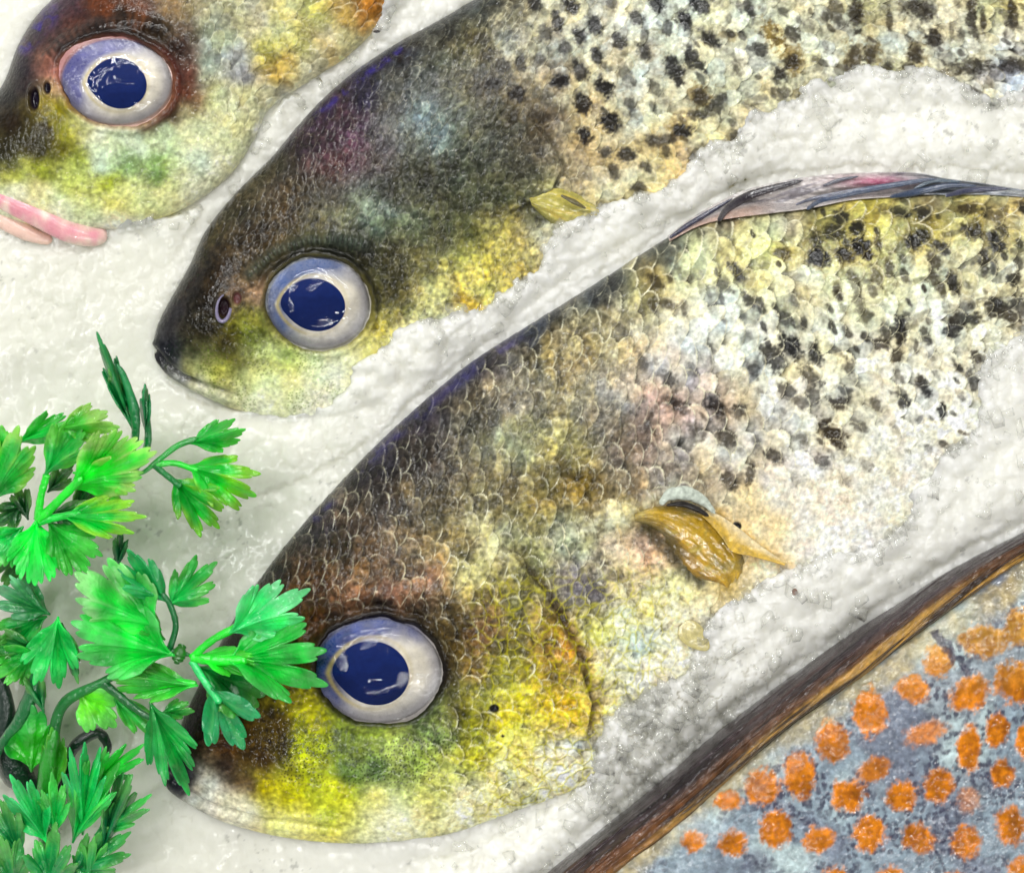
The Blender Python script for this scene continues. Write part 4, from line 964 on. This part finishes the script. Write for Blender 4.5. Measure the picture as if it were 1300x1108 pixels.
P_cb = [(196, 470), (215, 488), (245, 506), (300, 522), (370, 528), (425, 510), (446, 482), (452, 452), (480, 446), (500, 415), (520, 408), (556, 404), (575, 392), (612, 386), (640, 366), (664, 360), (658, 338), (668, 340), (684, 348), (690, 322), (698, 296), (716, 280), (744, 270), (760, 256),
        (800, 246), (843, 238), (850, 228), (872, 214), (880, 196), (900, 174), (916, 172), (934, 188), (946, 150), (958, 138), (992, 128), (1000, 118), (1016, 115), (1022, 100), (1040, 92), (1070, 94), (1092, 80), (1112, 78), (1130, 94), (1150, 94), (1152, 84), (1180, 78),
        (1200, 92), (1228, 104), (1240, 122), (1270, 118), (1310, 112), (1420, 108), (1640, 96), (1660, 300), (1560, 270), (1420, 240), (1300, 222), (1160, 205), (1000, 214), (930, 235), (850, 288), (760, 345), (680, 395), (600, 446), (540, 495), (470, 560), (400, 600), (300, 640), (150, 560)]
P_bd = [(500, 1100), (600, 1076), (660, 1048), (722, 1012), (758, 975), (752, 940), (766, 905), (800, 892), (838, 868), (872, 850), (884, 838), (874, 812), (880, 800), (893, 806), (902, 780), (916, 762), (940, 756), (990, 724), (1042, 706), (1100, 694), (1140, 672), (1152, 650), (1154, 618), (1186, 606), (1190, 576), (1240, 542),
        (1238, 488), (1248, 458), (1272, 440), (1302, 414), (1400, 372), (1600, 330), (1660, 560), (1560, 580), (1420, 606), (1300, 660), (1200, 712), (1100, 776), (1000, 846), (900, 922), (812, 996), (700, 1090), (600, 1180), (540, 1300)]
P_ac = [(-60, 300), (-10, 296), (40, 318), (110, 324), (142, 304), (146, 282), (180, 276), (240, 268), (292, 246), (325, 200), (340, 160), (352, 124), (392, 110), (432, 98), (440, 62), (466, 52), (474, 30), (486, 14), (482, -30), (560, -60), (600, -30), (560, 0), (500, 40), (440, 80), (380, 140), (330, 195), (260, 270), (200, 360), (0, 420)]
ice, k1 = cover(P_ac, R3, ice, 30, 5, 5, amp=.5)
ice, k2 = cover(P_cb, R2, ice, 50, 7, 6, floor=26)
ice, k3 = cover(P_bd, R1, ice, 50, 7, 7, floor=32)
# crushed detail, stronger where the ice is heaped, softer at the left
f1_, f2_, cid = worley(RA + 4 * fbm(RA, RB, 12, 2, 3), RB, 13, 821)
g1, g2, gid = worley(RA, RB, 34, 823)
det = 4.2 * facets(RA, RB, 11, 821, 2.8) + 5 * facets(RA + 5 * fbm(RA, RB, 16, 2, 9), RB, 30, 822, 2.0) + .9 * fbm(RA, RB, 7, 2, 825)
rough_zone = np.clip(.16 + .45 * smooth_l + .6 * np.exp(-(((RA - 830) / 110) ** 2 + ((RB - 930) / 110) ** 2)) , 0, 1.1)
ice = ice + det * rough_zone
# near the dorsal edges the ice meets the fish low
iv = W(RA, RB, ice)
tone = np.ones(RA.shape + (3,))
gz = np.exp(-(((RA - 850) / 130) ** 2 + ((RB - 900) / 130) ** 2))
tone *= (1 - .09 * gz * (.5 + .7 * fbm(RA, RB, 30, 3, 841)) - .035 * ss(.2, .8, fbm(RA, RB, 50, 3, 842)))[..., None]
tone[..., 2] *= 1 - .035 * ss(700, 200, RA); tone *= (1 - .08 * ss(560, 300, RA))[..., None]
w1, w2, _ = worley(RA + 9 * fbm(RA, RB, 26, 3, 851), RB + 9 * fbm(RA, RB, 26, 3, 852), 24, 853)
crk = ss(.07, .015, w2 - w1) * ss(.05, .6, fbm(RA, RB, 44, 3, 854) + .5 * gz - .1) * (.12 + .5 * gz)
tone *= 1 - crk[..., None] * np.array([.75, .8, .9])
ice = ice - 3 * crk; iv = W(RA, RB, ice)
speck = ss(.72, .95, fbm(RA, RB, 8, 3, 845)) * ss(.2, .7, fbm(RA, RB, 70, 2, 846)) * .3
tone *= (1 - speck)[..., None]
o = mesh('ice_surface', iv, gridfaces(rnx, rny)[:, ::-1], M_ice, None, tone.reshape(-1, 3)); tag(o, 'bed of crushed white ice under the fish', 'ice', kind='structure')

# loose crystals of crushed ice
t_ = (1 + 5 ** .5) / 2
ico = np.array([(-1, t_, 0), (1, t_, 0), (-1, -t_, 0), (1, -t_, 0), (0, -1, t_), (0, 1, t_), (0, -1, -t_), (0, 1, -t_), (t_, 0, -1), (t_, 0, 1), (-t_, 0, -1), (-t_, 0, 1)]) / 1.9
icf = np.array([(0, 11, 5), (0, 5, 1), (0, 1, 7), (0, 7, 10), (0, 10, 11), (1, 5, 9), (5, 11, 4), (11, 10, 2), (10, 7, 6), (7, 1, 8), (3, 9, 4), (3, 4, 2), (3, 2, 6), (3, 6, 8), (3, 8, 9), (4, 9, 5), (2, 4, 11), (6, 2, 10), (8, 6, 7), (9, 8, 1)])
cube = np.array([(x, y, z) for x in (-1, 1) for y in (-1, 1) for z in (-1, 1)], float)
cubf = np.array([(0, 1, 3), (0, 3, 2), (4, 6, 7), (4, 7, 5), (0, 4, 5), (0, 5, 1), (2, 3, 7), (2, 7, 6), (0, 2, 6), (0, 6, 4), (1, 5, 7), (1, 7, 3)])
VS, FS = [], []; nb = 0
edges = [(catmull(P_cb[8:52], 500), 260), (catmull(P_bd[3:32], 500), 300), (catmull(P_ac[4:19], 300), 60)]
cand = []
for E, n in edges:
    for _ in range(n):
        p = E[rng.integers(len(E))]; cand.append((p[0] + rng.normal(0, 7), p[1] + abs(rng.normal(0, 10)) * 1 - 1, rng.uniform(4, 13)))
for _ in range(380): cand.append((rng.normal(820, 70), rng.normal(935, 80), rng.uniform(4, 20) ** 1.0))
for _ in range(1500): cand.append((rng.uniform(540, 1400), rng.uniform(60, 1100), 4 + 14 * rng.random() ** 3))
for _ in range(60): cand.append((rng.uniform(-50, 1300), rng.uniform(-50, 1100), rng.uniform(2, 5)))
Rall = np.maximum.reduce([R1, R2, R3, R4])
for (x, y, r) in cand:
    zi = float(sample(ice, x, y)); zf_ = float(sample(Rall, x, y))
    if zf_ > zi + 1: continue
    R3m = rng.normal(size=(3, 3)); q, _ = np.linalg.qr(R3m)
    v = (cube * (1 + rng.uniform(-.5, .35, (8, 3)))) * np.array([1, rng.uniform(.5, .9), rng.uniform(.25, .6)]) @ q
    v = v * r * .75; VS.append(v + np.array([x, y, zi - r * .12])); FS.append(cubf + nb); nb += 8
VS = np.concatenate(VS); FS = np.concatenate(FS)
o = mesh('crushed_ice', W(VS[:, 0], VS[:, 1], VS[:, 2]), FS[:, ::-1], M_shard, None, None, smooth=False)
tag(o, 'loose clear crystals of crushed ice', 'ice', kind='stuff')

def zice(x, y): return float(max(sample(ice, x, y), sample(Rall, x, y)))
# small things on the ice
def crumb(name, x, y, r, colr, label, cat, sq=(1, .8, .6), group=None):
    v = ico * (1 + rng.uniform(-.25, .25, (12, 1))) * np.array(sq) * r + np.array([x, y, zice(x, y) + r * .5])
    o = mesh(name, W(v[:, 0], v[:, 1], v[:, 2]), icf[:, ::-1], M_crumb, None, np.repeat(lin(colr)[None], 12, 0), smooth=False)
    sm = o.modifiers.new('round', 'SUBSURF'); sm.levels = 1; sm.render_levels = 2
    return tag(o, label, cat)
crumb('crumb', 1009, 751, 6, [120, 80, 56], 'tiny brown crumb on the ice beyond the yellow fin', 'crumb', (.8, 1, .6))
crumb('sliver', 478, 40, 7, [60, 56, 54], 'thin dark sliver on the ice behind the pale green fish', 'crumb', (.9, .35, .4))
# loose fish scale
n_ = 60; th = np.linspace(0, 2 * np.pi, n_, endpoint=False)[None, :]; rr = np.linspace(.01, 1, 20)[:, None]
c_, s__ = math.cos(.75), math.sin(.75); sx, sy = rr * np.cos(th) * 24, rr * np.sin(th) * 15 * (1 - .3 * np.cos(th))
a = 882 + sx * c_ - sy * s__; b = 808 + sx * s__ + sy * c_
zb = max(zice(882, 808), zice(870, 800), zice(893, 815)) + 2
z = zb + 4 * (1 - rr ** 2) + 0 * a
k = (.5 + .5 * np.sin(rr * 40))[..., None] * .3
cc = lin([196, 184, 124]) * (1 - k) + lin([150, 138, 80]) * k * np.ones(a.shape + (1,))
o = mesh('fish_scale', W(a, b, z), gridfaces(20, n_, True), M_fin, None, cc.reshape(-1, 3)); md = o.modifiers.new('t', 'SOLIDIFY'); md.thickness = S * 1.2
tag(o, 'loose yellowish translucent fish scale lying on the ice under the gills of the front fish', 'fish scale')

# ================================================================== parsley
G0 = [0, 226, 66]; G1 = [16, 232, 40]; G2 = [0, 180, 66]; G3 = [4, 90, 30]; G4 = [120, 230, 50]; G5 = [50, 230, 120]
def leaf(parent, base, tip, spread, n, colr, seed, cup=.15, depth=.34, width=1.0, tipc=(150, 225, 90), tipk=.35, teeth=.12, name='leaf', droop=0.0, curl=.17):
    b0 = np.array(base, float); t0 = np.array(tip, float)
    ax = t0[:2] - b0[:2]; L = np.linalg.norm(ax); ax = ax / L; ay = np.array([-ax[1], ax[0]])
    nr, nf = 26, 34 * n
    r = np.linspace(0, 1, nr)[:, None]; F = math.radians(spread * 1.05); depth = min(.6, depth * 1.3 + .06); ph = np.linspace(-F, F, nf)[None, :]
    q = ph / F
    lob = np.abs(np.cos(np.pi * n * (q + 1) / 2 + np.pi / 2)) ** .58
    env = (1 - .5 * np.abs(q) ** 1.5)
    jitter = 1 + .1 * vnoise(q * n * .9 + seed, q * 0, seed)
    tt = np.abs(np.sin(np.pi * n * 1.5 * (q + 1))) ** .55
    rho = env * (1 - depth + depth * lob) * jitter * (1 - teeth + teeth * tt)
    pinch = .22 + .78 * r ** .7
    ang = ph * pinch
    x = r * rho * np.cos(ang); y = r * rho * np.sin(ang) * width
    z = b0[2] + (t0[2] - b0[2]) * x - droop * L * x * x + cup * L * y * y * 1.6 + curl * L * np.sin(q * 5 + seed) * r * .8 \
        + .08 * L * fbm(x * 60 + seed * 7, y * 60, 18, 3, seed) + 0.6 * np.cos(np.pi * n * (q + 1) + np.pi) * r
    a = b0[0] + L * (x * ax[0] + y * ay[0]); b = b0[1] + L * (x * ax[1] + y * ay[1])
    rnd = vnoise(np.full(1, seed * 1.7), np.full(1, 3.1), 77)[0]
    c = np.minimum(lin(colr) * 1.15, .9)[None, None] * np.exp(.22 * fbm(a, b, 26, 3, seed + 900) + .12 * rnd)[..., None]
    vein = np.exp(-((lob - 1) / .02) ** 2) * ss(.15, .4, r) * (1 - ss(.85, 1, r))
    c = c * (1 - .25 * vein[..., None]) + lin([120, 225, 120]) * .25 * vein[..., None]
    k = (tipk * ss(.55, 1.05, r * np.ones_like(q) + .2 * fbm(a, b, 24, 2, seed + 5)))[..., None]; c = c * (1 - k) + lin(tipc) * k
    ob = mesh(name, W(a, b, z), gridfaces(nr, nf)[:, ::-1], M_leaf, parent, c.reshape(-1, 3))
    md = ob.modifiers.new('thickness', 'SOLIDIFY'); md.thickness = 2.4 * S; md.offset = 0
    sb = ob.modifiers.new('smooth', 'SUBSURF'); sb.levels = 1; sb.render_levels = 1
    return ob
def stem(parent, pts, rads, colr=G2, seed=1):
    rads = [q * .82 for q in rads]
    return tube('stem', pts, rads, M_stem, parent, n=12, samples=60, col=colr, bump=.07, seed=seed)

# front sprig, reaching over the snout of the front fish
p1 = empty('parsley_sprig', 70, 1000, 20, 'bright green parsley sprig whose leaves reach over the snout of the front fish', 'parsley', 'green parsley garnish')
stem(p1, [(60, 1120, 20), (64, 1010, 50), (68, 935, 75), (82, 892, 92), (125, 868, 104), (170, 845, 112), (215, 828, 120), (245, 832, 124)], [9, 9, 8, 9, 9, 7, 6, 6], [10, 120, 44], 3)
stem(p1, [(242, 836, 124), (270, 812, 134), (305, 794, 142)], [6, 6, 7], G1, 4)
stem(p1, [(242, 834, 124), (275, 838, 132), (315, 838, 140)], [8, 8, 9], G1, 5)
stem(p1, [(243, 838, 123), (258, 862, 128), (280, 893, 132)], [6, 6, 6], G5, 6)
stem(p1, [(214, 828, 120), (223, 795, 132), (216, 768, 142), (205, 752, 148)], [6, 5, 5, 4], [8, 110, 50], 7)
stem(p1, [(130, 866, 104), (180, 905, 108), (205, 915, 112)], [8, 6, 4], [8, 100, 40], 8)
stem(p1, [(200, 870, 110), (225, 866, 114), (250, 868, 118)], [7, 6, 5], G1, 9)
leaf(p1, (290, 804, 140), (385, 752, 150), 42, 5, G5, 1, depth=.2, tipc=(170, 235, 190), tipk=.5)
leaf(p1, (285, 838, 138), (428, 824, 146), 44, 5, G0, 2, depth=.34, width=1.05, tipc=(90, 170, 90), tipk=.5)
leaf(p1, (246, 832, 128), (330, 845, 134), 26, 5, G1, 3, depth=.12, tipk=.2)
leaf(p1, (252, 846, 110), (345, 885, 108), 50, 3, [6, 140, 52], 4, depth=.12, cup=.3)
leaf(p1, (268, 872, 130), (312, 955, 112), 46, 3, [12, 170, 84], 5, depth=.4, tipc=(60, 200, 140))
leaf(p1, (190, 890, 112), (238, 1004, 92), 30, 5, [10, 176, 66], 6, depth=.3, width=1.0, tipc=(60, 190, 110))
leaf(p1, (252, 870, 118), (140, 862, 112), 26, 7, [40, 200, 56], 7, depth=.22)
leaf(p1, (222, 832, 124), (92, 790, 150), 44, 5, G0, 8, depth=.14, cup=.2, tipc=(120, 220, 130), tipk=.5)
leaf(p1, (205, 800, 130), (100, 730, 172), 48, 5, G0, 9, depth=.12, cup=.2, tipc=(190, 235, 170), tipk=.7)
leaf(p1, (210, 812, 122), (150, 768, 128), 36, 3, [40, 180, 50], 10, depth=.15)
leaf(p1, (214, 765, 142), (148, 702, 150), 34, 4, [14, 160, 76], 11, depth=.3, tipc=(80, 200, 130))
leaf(p1, (214, 768, 140), (272, 716, 132), 46, 5, [10, 180, 70], 12, depth=.42, tipc=(140, 220, 60), tipk=.3)
leaf(p1, (98, 878, 96), (150, 925, 80), 50, 3, G4, 13, depth=.1, cup=.4, tipc=(120, 220, 160))
leaf(p1, (140, 880, 98), (205, 940, 84), 24, 3, [30, 180, 60], 14, depth=.3)
leaf(p1, (205, 905, 112), (246, 895, 112), 40, 4, [30, 170, 60], 15, depth=.3)
leaf(p1, (180, 800, 118), (160, 835, 110), 40, 3, G2, 16, depth=.3)
# nub at the joint
tube('node', [(224, 842, 126), (228, 828, 132), (232, 818, 128)], [4, 9, 4], M_stem, p1, n=14, col=[30, 110, 20], bump=.3, seed=3)

# upper sprig
p2 = empty('parsley_sprig', 40, 700, 20, 'upper parsley sprig with yellow tipped leaves and two dark upright shoots', 'parsley', 'green parsley garnish')
stem(p2, [(40, 860, 20), (30, 760, 50), (38, 700, 90), (48, 660, 120)], [9, 9, 8, 8], G2, 13)
stem(p2, [(48, 660, 120), (52, 630, 132), (60, 600, 142)], [7, 6, 6], G1, 14)
stem(p2, [(48, 662, 120), (75, 635, 134), (105, 605, 150)], [8, 7, 7], G1, 15)
stem(p2, [(48, 662, 120), (80, 655, 128), (105, 652, 132)], [7, 6, 6], G0, 16)
stem(p2, [(150, 600, 140), (178, 601, 138), (200, 585, 134), (225, 566, 130), (252, 556, 128)], [1.5, 3, 4.5, 5, 5], [16, 170, 50], 17)
stem(p2, [(196, 590, 134), (222, 588, 130), (252, 598, 126)], [5, 5, 5], G1, 18)
stem(p2, [(195, 590, 134), (210, 602, 130), (230, 618, 124)], [5, 5, 5], [8, 140, 60], 19)
leaf(p2, (240, 563, 130), (312, 545, 126), 34, 5, [10, 200, 60], 21, depth=.25, tipc=(130, 230, 60))
leaf(p2, (238, 590, 128), (330, 632, 112), 42, 5, [10, 205, 50], 22, depth=.36, tipc=(200, 225, 30), tipk=.5)
leaf(p2, (218, 606, 126), (280, 672, 110), 42, 5, [8, 185, 50], 23, depth=.38, tipc=(190, 220, 20), tipk=.4)
leaf(p2, (56, 604, 142), (108, 530, 172), 34, 4, [14, 190, 70], 24, depth=.2, tipc=(140, 230, 80), tipk=.6)
leaf(p2, (84, 622, 140), (192, 560, 196), 40, 6, G1, 25, depth=.14, cup=.2, tipc=(205, 232, 130), tipk=.8)
leaf(p2, (92, 600, 130), (182, 612, 168), 34, 4, G1, 26, depth=.15, tipc=(205, 232, 120), tipk=.8)
leaf(p2, (76, 655, 128), (182, 656, 168), 30, 5, G0, 27, depth=.3, tipc=(190, 230, 60), tipk=.7)
leaf(p2, (46, 658, 122), (44, 750, 150), 46, 5, G0, 28, depth=.2, tipc=(70, 220, 110), tipk=.4)
leaf(p2, (60, 660, 112), (118, 735, 140), 46, 5, [24, 200, 50], 29, depth=.14, tipc=(110, 225, 90), tipk=.5)
leaf(p2, (60, 650, 110), (135, 665, 104), 36, 4, [10, 120, 40], 30, depth=.2)
leaf(p2, (22, 562, 132), (92, 528, 138), 28, 4, [20, 195, 70], 31, depth=.28, tipc=(120, 230, 60))
leaf(p2, (-12, 640, 120), (22, 545, 165), 44, 5, [14, 195, 60], 32, depth=.14, tipc=(180, 230, 90), tipk=.7)
leaf(p2, (22, 600, 120), (-10, 540, 150), 36, 4, [14, 180, 60], 43, depth=.2, tipc=(180, 230, 90), tipk=.5)
leaf(p2, (70, 545, 148), (150, 530, 178), 34, 4, [80, 215, 60], 33, depth=.2, tipc=(190, 230, 110), tipk=.7)
leaf(p2, (30, 668, 118), (-20, 720, 130), 44, 4, [20, 190, 80], 34, depth=.2)
leaf(p2, (36, 660, 90), (18, 610, 88), 30, 3, [10, 74, 26], 35, depth=.2)
leaf(p2, (30, 640, 84), (-10, 668, 84), 44, 3, [10, 100, 34], 36, depth=.2)
leaf(p2, (60, 625, 96), (92, 590, 96), 36, 3, [10, 84, 30], 37, depth=.2)
leaf(p2, (40, 690, 90), (-10, 740, 84), 50, 4, [8, 90, 34], 38, depth=.2)
leaf(p2, (92, 655, 90), (118, 610, 96), 30, 3, [10, 96, 30], 44, depth=.2)
stem(p2, [(150, 604, 120), (166, 575, 136), (172, 552, 146), (170, 520, 154), (158, 480, 164), (148, 462, 168)], [5, 6, 6, 9, 6, 4], [10, 130, 64], 20)
leaf(p2, (170, 548, 146), (126, 430, 172), 11, 3, [14, 140, 66], 39, depth=.2, tipc=(20, 170, 90))
leaf(p2, (168, 520, 146), (134, 462, 158), 12, 3, [14, 140, 60], 40, depth=.2)
leaf(p2, (186, 556, 140), (184, 486, 158), 11, 3, [10, 120, 60], 41, depth=.2, tipc=(40, 190, 110))
stem(p2, [(165, 604, 112), (182, 580, 124), (188, 556, 134), (186, 525, 144), (183, 492, 152)], [5, 6, 5], [12, 130, 60], 21)
leaf(p2, (150, 720, 100), (154, 672, 106), 22, 3, [8, 100, 60], 42, depth=.2)
stem(p2, [(140, 740, 80), (148, 710, 92), (152, 680, 100)], [7, 5, 4], [8, 80, 40], 22)

# lower sprig
p3_ = empty('parsley_sprig', 30, 1060, 10, 'lowest parsley sprig with dark curled stems and upright pointed leaves in the corner', 'parsley', 'green parsley garnish')
stem(p3_, [(-30, 1020, 40), (2, 945, 70), (24, 915, 84), (40, 880, 96), (48, 850, 104)], [6, 6, 7, 12, 9], [8, 110, 50], 31)
stem(p3_, [(60, 1090, 30), (58, 1000, 62), (64, 950, 76), (70, 925, 84)], [12, 16, 14, 9], [30, 150, 30], 32)
stem(p3_, [(82, 1010, 30), (86, 965, 42), (100, 942, 50), (124, 930, 52), (136, 944, 48), (136, 960, 40)], [12, 12, 9, 9, 8, 5], [6, 34, 22], 33)
stem(p3_, [(-16, 760, 60), (-4, 850, 66), (6, 890, 62), (10, 960, 40), (40, 1000, 30), (70, 1010, 20)], [12, 14, 12, 20, 24, 12], [6, 40, 24], 34)
leaf(p3_, (74, 782, 120), (56, 888, 128), 40, 4, [10, 200, 76], 51, depth=.34, tipc=(50, 200, 110))
leaf(p3_, (78, 790, 116), (98, 862, 100), 20, 3, [10, 140, 60], 52, depth=.3)
leaf(p3_, (48, 825, 108), (-14, 862, 120), 44, 5, [10, 196, 56], 53, depth=.3)
leaf(p3_, (48, 822, 100), (-20, 818, 104), 34, 4, [10, 130, 50], 54, depth=.2)
leaf(p3_, (56, 905, 100), (36, 842, 110), 22, 3, [10, 130, 60], 55, depth=.15)
leaf(p3_, (64, 780, 112), (-10, 742, 124), 40, 5, [14, 150, 66], 56, depth=.26, tipc=(150, 220, 180))
leaf(p3_, (60, 782, 100), (-6, 806, 96), 40, 4, [10, 176, 66], 57, depth=.3)
leaf(p3_, (40, 980, 60), (40, 900, 84), 54, 3, [40, 190, 24], 58, depth=.06, cup=.5, tipc=(40, 190, 110))
leaf(p3_, (70, 1010, 60), (66, 925, 80), 24, 3, [50, 170, 30], 59, depth=.06, cup=.3)
leaf(p3_, (105, 1060, 80), (108, 936, 130), 24, 5, [10, 210, 90], 60, depth=.4, tipc=(70, 210, 150))
leaf(p3_, (92, 1070, 80), (134, 950, 116), 26, 5, [14, 208, 88], 61, depth=.3)
leaf(p3_, (110, 1000, 70), (182, 945, 92), 26, 5, [40, 224, 60], 62, depth=.4, tipc=(90, 220, 110))
leaf(p3_, (130, 1080, 70), (166, 962, 96), 18, 4, [12, 140, 80], 63, depth=.3)
leaf(p3_, (120, 1060, 70), (192, 1008, 84), 26, 5, [10, 196, 90], 64, depth=.34)
leaf(p3_, (60, 1070, 90), (14, 985, 128), 34, 5, [20, 214, 100], 65, depth=.3, tipc=(110, 220, 160))
leaf(p3_, (70, 1060, 90), (66, 985, 122), 34, 5, [14, 206, 90], 66, depth=.3)
leaf(p3_, (30, 1090, 80), (-20, 1010, 110), 34, 5, [14, 160, 80], 67, depth=.3)
leaf(p3_, (90, 1110, 80), (160, 1060, 90), 40, 5, [14, 160, 80], 68, depth=.3)
leaf(p3_, (60, 1130, 80), (70, 1050, 110), 50, 5, [14, 170, 80], 69, depth=.3)
leaf(p3_, (20, 1130, 80), (0, 1060, 110), 50, 5, [14, 150, 70], 70, depth=.3)
leaf(p3_, (110, 1125, 80), (120, 1060, 100), 40, 5, [30, 180, 80], 71, depth=.3)

# ================================================================== light and camera
sc = bpy.context.scene
w = bpy.data.worlds.new('World'); sc.world = w; w.use_nodes = True
wn = w.node_tree; bg = wn.nodes['Background']
tc = node(wn, 'ShaderNodeTexCoord'); sx = node(wn, 'ShaderNodeSeparateXYZ'); rp = node(wn, 'ShaderNodeValToRGB')
wn.links.new(tc.outputs['Generated'], sx.inputs[0]); wn.links.new(sx.outputs['Z'], rp.inputs['Fac']); wn.links.new(rp.outputs['Color'], bg.inputs['Color'])
e = rp.color_ramp.elements; e[0].position = .12; e[0].color = (1, 1, .985, 1); e[1].position = .6; e[1].color = (.05, .055, .07, 1)
bg.inputs['Strength'].default_value = .8
def area(name, loc, size, size_y, power, tgt=(0, 0, 0), colr=(1, 1, .985)):
    l = bpy.data.lights.new(name, 'AREA'); l.shape = 'RECTANGLE'; l.size = size; l.size_y = size_y; l.energy = power; l.color = colr
    o = bpy.data.objects.new(name, l); C.objects.link(o); o.location = loc
    from mathutils import Vector
    o.rotation_euler = (Vector(tgt) - Vector(loc)).to_track_quat('-Z', 'Y').to_euler()
    return o
for (x, y, z, ln, p) in ((-.25, .95, 1.15, 1.2, 7.5), (-.45, .5, 1.3, 1.2, 4.5), (.35, .62, 1.3, .9, 3.5), (.3, -.75, 1.2, 1.2, 5.5), (-.1, .27, 1.5, .5, 1.8), (-.75, -.1, 1.2, .8, 2.5)):  # ceiling tubes; some added unseen, for wet glints and near-side fill
    area('tube_and_fill_lamp', (x, y, z), ln, .035, p * 1.3)

cam = bpy.data.cameras.new('camera'); co_ = bpy.data.objects.new('camera', cam); C.objects.link(co_)
co_.location = (0, 0, H * S); co_.rotation_euler = (0, 0, 0)
cam.sensor_width = 36; cam.lens = 72; cam.clip_start = .01; cam.clip_end = 20
cam.dof.use_dof = True; cam.dof.focus_distance = (H - 95) * S; cam.dof.aperture_fstop = 9
sc.camera = co_
sc.view_settings.view_transform = 'Standard'; sc.view_settings.look = 'None'; sc.view_settings.exposure = 0; sc.view_settings.gamma = 1
sc.view_settings.use_curve_mapping = False
sc.render.engine = 'CYCLES'
sc.cycles.use_denoising = True
sc.cycles.transparent_max_bounces = 40; sc.cycles.max_bounces = 14; sc.cycles.diffuse_bounces = 8; sc.cycles.glossy_bounces = 4
